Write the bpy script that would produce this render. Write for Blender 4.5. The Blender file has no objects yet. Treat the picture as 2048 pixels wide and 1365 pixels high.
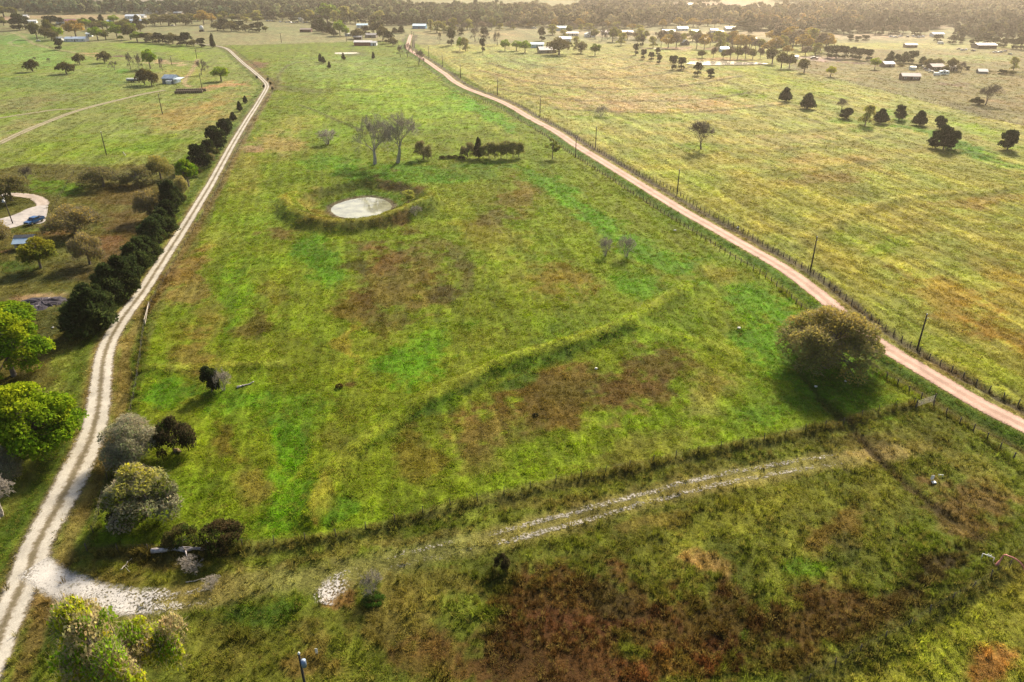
import bpy, math, random
import numpy as np
from mathutils import Vector
R = math.radians
S = bpy.context.scene
COL = S.collection
rnd = random.Random(7)
NR = np.random.RandomState(11)

# ------------------------------------------------------------------ camera
CAM_H, PITCH, FPX, CX, CY = 65.0, R(27.0), 1460.0, 1024.0, 682.5
SP, CP = math.sin(PITCH), math.cos(PITCH)
cd = bpy.data.cameras.new('camera'); cam = bpy.data.objects.new('camera', cd); COL.objects.link(cam)
cd.sensor_width = 36.0; cd.lens = 36.0 * FPX / 2048.0
cd.clip_start = 0.5; cd.clip_end = 30000
cam.location = (0, 0, CAM_H); cam.rotation_euler = (R(90) - PITCH, 0, 0)
S.camera = cam

# ------------------------------------------------------------------ sky, sun, exposure
SUN_EL, SUN_AZ = R(33.0), R(21.0)           # azimuth clockwise from the view direction (+Y)
W = bpy.data.worlds.new('World'); S.world = W; W.use_nodes = True
wn = W.node_tree.nodes; wl = W.node_tree.links
sky = wn.new('ShaderNodeTexSky'); sky.sky_type = 'NISHITA'; sky.sun_disc = False
sky.sun_elevation = SUN_EL; sky.sun_rotation = SUN_AZ
sky.air_density = 1.2; sky.dust_density = 3.5; sky.ozone_density = 0.8
bg = wn['Background']; bg.inputs['Strength'].default_value = 0.08
wl.new(sky.outputs[0], bg.inputs['Color'])
sl = bpy.data.lights.new('sun', 'SUN'); sl.energy = 5.0; sl.angle = R(9.0); sl.color = (1.0, 0.87, 0.68)
sun = bpy.data.objects.new('sun', sl); COL.objects.link(sun)
sun.location = (0, 0, 120)
sd = Vector((math.sin(SUN_AZ) * math.cos(SUN_EL), math.cos(SUN_AZ) * math.cos(SUN_EL), math.sin(SUN_EL)))
sun.rotation_euler = sd.to_track_quat('Z', 'Y').to_euler()
vs = S.view_settings
vs.view_transform = 'Standard'; vs.look = 'None'; vs.gamma = 1.0; vs.use_curve_mapping = False
vs.exposure = 1.2
HAZE_D = 0.00012
S.render.engine = 'CYCLES'
S.cycles.max_bounces = 6; S.cycles.diffuse_bounces = 2; S.cycles.glossy_bounces = 2
S.cycles.transparent_max_bounces = 12; S.cycles.volume_bounces = 0; S.cycles.transmission_bounces = 3
S.cycles.use_denoising = True
try:
    S.cycles.denoising_input_passes = 'RGB_ALBEDO_NORMAL'; S.cycles.denoising_prefilter = 'NONE'
except Exception:
    pass

# ------------------------------------------------------------------ pixel <-> ground
def P0(px, py, z=0.0):
    """ray of a photo pixel met with the level z"""
    u = (np.asarray(px, float) - CX) / FPX; v = (np.asarray(py, float) - CY) / FPX
    den = np.maximum(SP + v * CP, 1e-3)
    t = (CAM_H - z) / den
    return u * t, (CP - v * SP) * t
def PX(x, y, z=0.0):
    dz = CAM_H - z
    f = y * CP + dz * SP; d = dz * CP - y * SP
    f = np.maximum(f, 1.0)
    return CX + FPX * x / f, CY + FPX * d / f
def ppm(x, y, z=0.0):
    return FPX / (y * CP + (CAM_H - z) * SP)

# ------------------------------------------------------------------ noise
def _h(ix, iy, s):
    n = (ix * 374761393 + iy * 668265263 + s * 1274126177) & 0xffffffff
    n = ((n ^ (n >> 13)) * 1274126177) & 0xffffffff
    return ((n ^ (n >> 16)) & 0xffff) / 65535.0
def vn(x, y, s=0):
    x = np.asarray(x, float); y = np.asarray(y, float)
    ix = np.floor(x).astype(np.int64); iy = np.floor(y).astype(np.int64)
    fx = x - ix; fy = y - iy
    fx = fx * fx * (3 - 2 * fx); fy = fy * fy * (3 - 2 * fy)
    a = _h(ix, iy, s); b = _h(ix + 1, iy, s); c = _h(ix, iy + 1, s); d = _h(ix + 1, iy + 1, s)
    return a + (b - a) * fx + (c - a) * fy + (a - b - c + d) * fx * fy
def fbm(x, y, s=0, o=4):
    r = 0; a = .5; t = 0
    for k in range(o):
        r = r + a * vn(x * 2 ** k, y * 2 ** k, s + k * 17); t += a; a *= .5
    return r / t
def sstep(a, b, x):
    t = np.clip((x - a) / (b - a), 0, 1); return t * t * (3 - 2 * t)

def smooth_line(pts, n=8):
    p = np.array(pts, float)
    q = np.vstack([2 * p[0] - p[1], p, 2 * p[-1] - p[-2]])
    out = []
    for i in range(1, len(q) - 2):
        for k in range(n):
            t = k / n
            out.append(.5 * ((2 * q[i]) + (-q[i - 1] + q[i + 1]) * t + (2 * q[i - 1] - 5 * q[i] + 4 * q[i + 1] - q[i + 2]) * t * t
                             + (-q[i - 1] + 3 * q[i] - 3 * q[i + 1] + q[i + 2]) * t ** 3))
    out.append(p[-1]); return np.array(out)
def wline(pxpts, n=6):
    p = np.array(pxpts, float); x, y = P0(p[:, 0], p[:, 1])
    return smooth_line(np.stack([x, y], 1), n)
def seg_dist(x, y, L, maxd):
    """distance (clipped to maxd) and signed side of points to a polyline"""
    d = np.full(x.shape, maxd, float); sgn = np.zeros(x.shape)
    b = (x > L[:, 0].min() - maxd) & (x < L[:, 0].max() + maxd) & (y > L[:, 1].min() - maxd) & (y < L[:, 1].max() + maxd)
    if not b.any(): return d, sgn
    ii = np.nonzero(b)[0]; xs = x[ii]; ys = y[ii]
    dd = np.full(xs.shape, maxd, float); ss = np.zeros(xs.shape)
    for (ax, ay), (bx, by) in zip(L[:-1], L[1:]):
        m = (xs > min(ax, bx) - maxd) & (xs < max(ax, bx) + maxd) & (ys > min(ay, by) - maxd) & (ys < max(ay, by) + maxd)
        if not m.any(): continue
        ex, ey = bx - ax, by - ay; l2 = ex * ex + ey * ey + 1e-9
        xm = xs[m] - ax; ym = ys[m] - ay
        t = np.clip((xm * ex + ym * ey) / l2, 0, 1)
        qx = xm - t * ex; qy = ym - t * ey; q = np.hypot(qx, qy)
        s = np.sign(ex * ym - ey * xm)
        cur = dd[m]; up = q < cur
        cur2 = np.where(up, q, cur); dd[m] = cur2
        ss[m] = np.where(up, s, ss[m])
    d[ii] = dd; sgn[ii] = ss
    return d, sgn

# ------------------------------------------------------------------ lines read from the photograph
RED = wline([(822,70),(817,86),(816,97),(836,112),(862,130),(890,150),(905,163),(930,177),(960,189),(1010,209),(1060,237),(1110,263),
             (1150,289),(1200,318),(1250,349),(1310,387),(1370,424),(1420,452),(1499,498),(1571,541),(1644,596),(1700,645),(1766,693),
             (1861,750),(1960,808),(2048,852),(2200,930),(2330,1000)])
TRACK = wline([(375,86),(410,90),(440,94),(455,99),(470,112),(490,130),(505,142),(525,160),(534,172),(530,185),(515,210),(495,242),(470,282),
               (445,327),(420,370),(395,411),(370,452),(345,492),(315,540),(285,588),(262,620),(240,652),(220,690),(209,725),(203,777),
               (197,826),(184,878),(154,945),(116,1019),(78,1088),(58,1144),(37,1192),(12,1245),(-12,1310),(-60,1420)])
SIDE = wline([(62,1140),(110,1170),(190,1196),(270,1210),(340,1208),(400,1198),(480,1180),(560,1168),(640,1158),(720,1146),(800,1126),(900,1103),
              (1050,1068),(1150,1041),(1300,999),(1450,962),(1600,935),(1700,920),(1790,905)])
FARMT = wline([(-60,318),(0,288),(50,264),(100,243),(160,221),(240,200),(290,188),(330,181)])
FARMB = wline([(-60,246),(0,237),(60,228),(110,221),(150,219)])
LINES_F = {}
F_RIGHT = wline([(905,148),(955,175),(1000,193),(1080,233),(1150,273),(1190,295),(1250,330),(1340,377),(1400,416),(1480,458),(1560,507),(1620,542),
                 (1680,588),(1740,634),(1834,699),(1921,748),(1970,774),(2048,812),(2160,870)], 6)
F_LEFT = wline([(884,172),(935,197),(1005,221),(1078,265),(1144,307),(1217,354),(1288,401),(1348,440),(1408,480),(1479,526),(1514,546),(1545,567),
                (1570,588),(1597,614),(1650,664),(1720,722),(1780,762),(1852,806),(1905,838),(1970,878),(2048,934),(2150,1004)], 6)
F_CROSS = wline([(1826,812),(1780,822),(1690,850),(1560,881),(1400,914),(1250,947),(1100,979),(950,1012),(800,1051),(650,1087),(500,1101),(340,1112),(178,1112)], 6)
F_TRACK = wline([(178,1112),(197,1040),(217,965),(240,900),(262,832),(275,770),(284,715),(290,655),(303,612),(335,556),(375,482),(420,407),(460,332),(495,265),(530,207),(548,182)], 6)
F_LOW = wline([(1560,1402),(1626,1366),(1701,1322),(1747,1298),(1793,1275),(1837,1247),(1875,1224),(1914,1203),(2007,1146),(2090,1100)], 6)
F_YARD = wline([(52,356),(100,351),(147,346),(140,362),(128,385),(112,412),(100,430)], 4)
F_FAR = wline([(1640,150),(1720,172),(1830,196),(1930,220),(2048,250),(2120,268)], 4)
RIDGES = [  # (line, height, half width)
 (wline([(632,1040),(645,1000),(668,955),(705,915),(760,868),(830,820),(900,784),(980,745),(1060,715),(1150,690),(1230,662),(1290,632),(1335,604),(1372,578)]), 1.3, 2.3),
 (wline([(1262,658),(1320,668),(1380,683),(1430,694),(1470,712)]), .35, 2.2),
 (wline([(2048,372),(1960,385),(1880,388),(1800,399),(1720,425),(1650,455),(1590,490)]), .55, 3.0),
 (wline([(1540,300),(1640,292),(1700,282),(1760,268)]), .45, 3.0),
 (wline([(1490,350),(1600,345),(1700,328),(1790,318)]), .35, 3.0),
 (wline([(1440,258),(1560,262),(1640,258),(1720,248)]), .4, 3.0),
 (wline([(960,142),(1020,158),(1100,170),(1200,177),(1300,176),(1390,168),(1480,152)]), .55, 3.2),
 (wline([(980,128),(1040,145),(1120,155),(1220,158),(1300,152),(1370,138),(1400,124)]), .5, 3.2),
 (wline([(1010,122),(1080,133),(1160,139),(1240,137),(1300,126)]), .45, 3.2),
 (wline([(1000,178),(1080,192),(1180,200),(1300,200),(1400,196),(1500,182)]), .5, 3.0),
 (wline([(1110,216),(1210,220),(1330,222),(1450,216),(1560,206)]), .45, 2.6),
 (wline([(1090,238),(1180,236),(1300,238),(1400,236)]), .3, 2.6),
 (wline([(290,742),(360,742),(430,738),(500,735),(560,733)]), .4, 1.6),
 (wline([(880,352),(930,345),(990,342),(1060,336)]), .5, 2.6),
 (wline([(600,212),(640,228),(680,245),(720,262)]), .3, 1.4),
 (wline([(0,185),(100,178),(180,172),(250,167)]), .3, 1.6),
 (wline([(0,146),(120,146),(200,142)]), .3, 1.8),
 (wline([(512,122),(600,114),(650,113),(740,114),(800,114)]), .4, 1.8),
]
DITCH = [
 (wline([(1640,800),(1690,845),(1740,900),(1790,950),(1850,1000),(1900,1040)]), -.45, .8),
 (wline([(1560,700),(1610,760),(1660,820),(1700,860)]), -.3, .7),
]
# stock pond
PCX, PCY = P0(716, 408)
_a, _b = P0(556, 405), P0(884, 405); PRX = (_b[0] - _a[0]) / 2
_a, _b = P0(716, 352), P0(716, 466); PRY = (_a[1] - _b[1]) / 2; PCY = (_a[1] + _b[1]) / 2
PCX = P0(720, 405)[0]
WATER_Z = -2.2
def pond_r(x, y):
    dx = (x - PCX) / PRX; dy = (y - PCY) / PRY
    e = 1.75
    r = (np.abs(dx) ** e + np.abs(dy) ** e) ** (1 / e)
    return r * (1 + .10 * (fbm(x / 9, y / 9, 91) - .5)), np.arctan2(dy, dx)
def H(x, y, micro=True):
    x = np.atleast_1d(np.asarray(x, float)); y = np.atleast_1d(np.asarray(y, float))
    z = 1.1 * (vn(x / 130, y / 130, 3) - .5) + .5 * (vn(x / 40, y / 40, 5) - .5)
    z *= 1 - .8 * sstep(600, 1400, y)
    dr, sr = seg_dist(x, y, RED, 14.0)
    z += -.55 * np.exp(-((dr - 5.6) / 1.5) ** 2) * (dr < 13)
    dt, st = seg_dist(x, y, TRACK, 14.0)
    z += -.22 * np.exp(-((dt - 4.6) / 1.2) ** 2) * (dt < 13)
    for L, h, w in RIDGES + DITCH:
        d, s = seg_dist(x, y, L, w * 4)
        z += h * np.exp(-(d / w) ** 2) * (d < w * 4) * (.75 + .5 * vn(x / 7, y / 7, 41))
    d, s = seg_dist(x, y, F_CROSS, 7.0); z += .38 * np.exp(-(d / 1.0) ** 2) * (d < 7)
    d, s = seg_dist(x, y, F_LOW, 7.0); z += .3 * np.exp(-(d / 1.0) ** 2) * (d < 7)
    if micro:
        m = 1 - np.exp(-(dr / 4.5) ** 4) * .9 - np.exp(-(dt / 3.6) ** 4) * .8
        m = np.clip(m, .08, 1)
        near = 1 - sstep(220, 420, y)
        uu = .9724 * x + .2334 * y; vv = -.2334 * x + .9724 * y
        z += m * near * (.16 * (vn(uu / 1.0, vv / 24, 81) - .5) + (.22 + .2 * (1 - sstep(90, 140, y))) * (fbm(x / 2.6, y / 2.6, 61, 3) - .5) + .10 * (vn(x / .7, y / .7, 71) - .5))
    r, th = pond_r(x, y)
    fr = np.clip(-np.sin(th), -1, 1)                     # +1 on the near bank
    crest = .3 + 2.2 * sstep(-.5, .5, fr) + 1.0 * sstep(.3, .95, np.cos(th)) * sstep(-.9, -.1, fr)
    rin = np.interp(r, [0, .26, .37, .62, .70], [-3.2, -3.0, -2.15, -1.7, -1.35])
    rim = np.where(r < .86, rin + (crest - rin) * sstep(.62, .85, r), crest * (1 - sstep(.88, 1.10, r)))
    pm = 1 - sstep(.9, 1.25, r)
    z = z * (1 - pm) + rim + pm * 0
    return z
def G(px, py):
    """photo pixel -> point on the terrain"""
    z = 0.0
    for _ in range(5):
        x, y = P0(px, py, z); z = float(H(float(x), float(y))[0])
    return float(x), float(y), z
def GZ(x, y): return float(H(x, y)[0])
def height_m(bx, by, ty):
    """height of an upright standing at ground pixel (bx,by) whose top is at row ty"""
    x, y, z = G(bx, by)
    v = (ty - CY) / FPX
    # solve for zt : PX(x,y,zt)[1]==ty
    dz = y * (v * CP + SP) / (CP - v * SP)
    return max(.3, (CAM_H - dz) - z)

# ------------------------------------------------------------------ objects and materials
def link(o, parent=None):
    COL.objects.link(o)
    if parent is not None: o.parent = parent
    return o
def mesh_from(name, verts, faces, smooth=False):
    m = bpy.data.meshes.new(name); m.from_pydata([tuple(v) for v in verts], [], faces)
    if smooth:
        m.polygons.foreach_set('use_smooth', [True] * len(m.polygons))
    m.update(); return m
def np_mesh(name, V, F, col=None, smooth=False):
    """V (n,3), F (m,k) -> mesh; col per vertex (n,3)"""
    m = bpy.data.meshes.new(name)
    V = np.asarray(V, np.float32); F = np.asarray(F, np.int32)
    m.vertices.add(len(V)); m.vertices.foreach_set('co', V.ravel())
    k = F.shape[1]
    m.loops.add(F.size); m.loops.foreach_set('vertex_index', F.ravel())
    m.polygons.add(len(F)); m.polygons.foreach_set('loop_start', np.arange(0, F.size, k, dtype=np.int32))
    try: m.polygons.foreach_set('loop_total', np.full(len(F), k, np.int32))
    except Exception: pass
    if smooth: m.polygons.foreach_set('use_smooth', np.ones(len(F), bool))
    if col is not None:
        a = m.attributes.new('col', 'FLOAT_COLOR', 'POINT')
        c4 = np.ones((len(V), 4), np.float32); c4[:, :3] = col
        a.data.foreach_set('color', c4.ravel())
    m.update(calc_edges=True); m.validate(); return m
def tag(o, label=None, cat=None, group=None, kind=None):
    if label: o['label'] = label
    if cat: o['category'] = cat
    if group: o['group'] = group
    if kind: o['kind'] = kind
    return o
def empty(name, loc, rz=0, label=None, cat=None, group=None):
    o = bpy.data.objects.new(name, None); o.empty_display_size = .3
    o.location = loc; o.rotation_euler = (0, 0, rz); link(o); tag(o, label, cat, group); return o
def mobj(name, mesh, mat, parent=None):
    o = bpy.data.objects.new(name, mesh)
    if mat is not None and len(mesh.materials) == 0: mesh.materials.append(mat)
    return link(o, parent)
def srgb(r, g, b):
    f = lambda c: c / 12.92 if c <= .04045 else ((c + .055) / 1.055) ** 2.4
    return (f(r / 255), f(g / 255), f(b / 255))
MATS = {}
def mat(name, rgb, rough=.8, metal=0, var=.25, scale=3.0, bump=0.0, spec=.3):
    """plain painted / natural surface with noisy wear"""
    if name in MATS: return MATS[name]
    m = bpy.data.materials.new(name); m.use_nodes = True
    n = m.node_tree.nodes; l = m.node_tree.links; b = n['Principled BSDF']
    b.inputs['Roughness'].default_value = rough; b.inputs['Metallic'].default_value = metal
    b.inputs['Specular IOR Level'].default_value = spec
    tc = n.new('ShaderNodeTexCoord'); nz = n.new('ShaderNodeTexNoise'); nz.inputs['Scale'].default_value = scale
    nz.inputs['Detail'].default_value = 5
    l.new(tc.outputs['Object'], nz.inputs['Vector'])
    mr = n.new('ShaderNodeMapRange'); mr.inputs[1].default_value = .3; mr.inputs[2].default_value = .7
    mr.inputs[3].default_value = 1 - var; mr.inputs[4].default_value = 1 + var
    l.new(nz.outputs['Fac'], mr.inputs[0])
    mx = n.new('ShaderNodeMix'); mx.data_type = 'RGBA'; mx.blend_type = 'MULTIPLY'; mx.inputs[0].default_value = 1
    mx.inputs[6].default_value = (*rgb, 1)
    l.new(mr.outputs[0], mx.inputs[7]); l.new(mx.outputs[2], b.inputs['Base Color'])
    if bump:
        bp = n.new('ShaderNodeBump'); bp.inputs['Strength'].default_value = bump; l.new(nz.outputs['Fac'], bp.inputs['Height'])
        l.new(bp.outputs[0], b.inputs['Normal'])
    MATS[name] = m; return m
class MB:
    """collects shapes for one mesh"""
    def __init__(s): s.v = []; s.f = []
    def add(s, V, F):
        o = len(s.v); s.v += [tuple(v) for v in V]; s.f += [tuple(i + o for i in f) for f in F]; return s
    def box(s, x0, x1, y0, y1, z0, z1):
        V = [(x, y, z) for z in (z0, z1) for y in (y0, y1) for x in (x0, x1)]
        return s.add(V, [(0,2,3,1),(4,5,7,6),(0,1,5,4),(2,6,7,3),(0,4,6,2),(1,3,7,5)])
    def prism(s, poly, axis, a, b):
        """polygon (2-D) extruded along axis from a to b"""
        n = len(poly)
        def mk(p, t):
            return {'x': (t, p[0], p[1]), 'y': (p[0], t, p[1]), 'z': (p[0], p[1], t)}[axis]
        V = [mk(p, a) for p in poly] + [mk(p, b) for p in poly]
        F = [tuple(range(n))[::-1], tuple(range(n, 2 * n))] + [(i, (i + 1) % n, n + (i + 1) % n, n + i) for i in range(n)]
        return s.add(V, F)
    def tube(s, pts, rad, n=6, cap=True):
        pts = [Vector(p) for p in pts]
        if not isinstance(rad, (list, tuple)): rad = [rad] * len(pts)
        o = len(s.v)
        for i, p in enumerate(pts):
            d = (pts[min(i + 1, len(pts) - 1)] - pts[max(i - 1, 0)]).normalized()
            a = d.cross(Vector((0, 0, 1)) if abs(d.z) < .9 else Vector((1, 0, 0))).normalized(); b = d.cross(a)
            for k in range(n):
                t = 2 * math.pi * k / n; q = p + (a * math.cos(t) + b * math.sin(t)) * rad[i]; s.v.append(tuple(q))
        for i in range(len(pts) - 1):
            for k in range(n):
                k2 = (k + 1) % n
                s.f.append((o + i * n + k, o + i * n + k2, o + (i + 1) * n + k2, o + (i + 1) * n + k))
        if cap:
            s.f.append(tuple(o + k for k in range(n))[::-1]); s.f.append(tuple(o + (len(pts) - 1) * n + k for k in range(n)))
        return s
    def mesh(s, name, smooth=False): return mesh_from(name, s.v, s.f, smooth)
    def build(s, name, m, parent=None, smooth=False): return mobj(name, s.mesh(name, smooth), m, parent)
# ------------------------------------------------------------------ colours of the turf (grass kinds, dry patches, bare soil, some painted shade)
ALB = 0.50
POLY = [  # (pixel polygon, colour)
 ([(-900,-60),(2950,-60),(2950,95),(-900,95)], (150,152,88)),
 ([(-900,60),(440,92),(545,180),(300,600),(160,740),(-900,1300)], (134,150,66)),
 ([(820,90),(1010,208),(1644,598),(2330,1000),(2950,700),(2950,95),(1700,85)], (160,164,72)),
 ([(440,92),(820,80),(1010,208),(1644,598),(1850,806),(1250,947),(650,1087),(178,1112),(284,715),(545,180)], (117,138,34)),
 ([(178,1112),(650,1087),(1250,947),(1850,806),(2500,1200),(2500,1700),(-600,1700),(-300,1400),(60,1140)], (108,120,42)),
 ([(-900,500),(60,330),(300,330),(400,330),(160,720),(-300,1200)], (104,104,48)),
 ([(1560,140),(1640,151),(1830,197),(2048,251),(2500,350),(2950,90),(1660,100)], (140,134,74)),
 ([(1560,1402),(1701,1322),(1837,1247),(2007,1146),(2400,900),(2600,1700),(1560,1700)], (142,146,54)),
]
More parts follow.
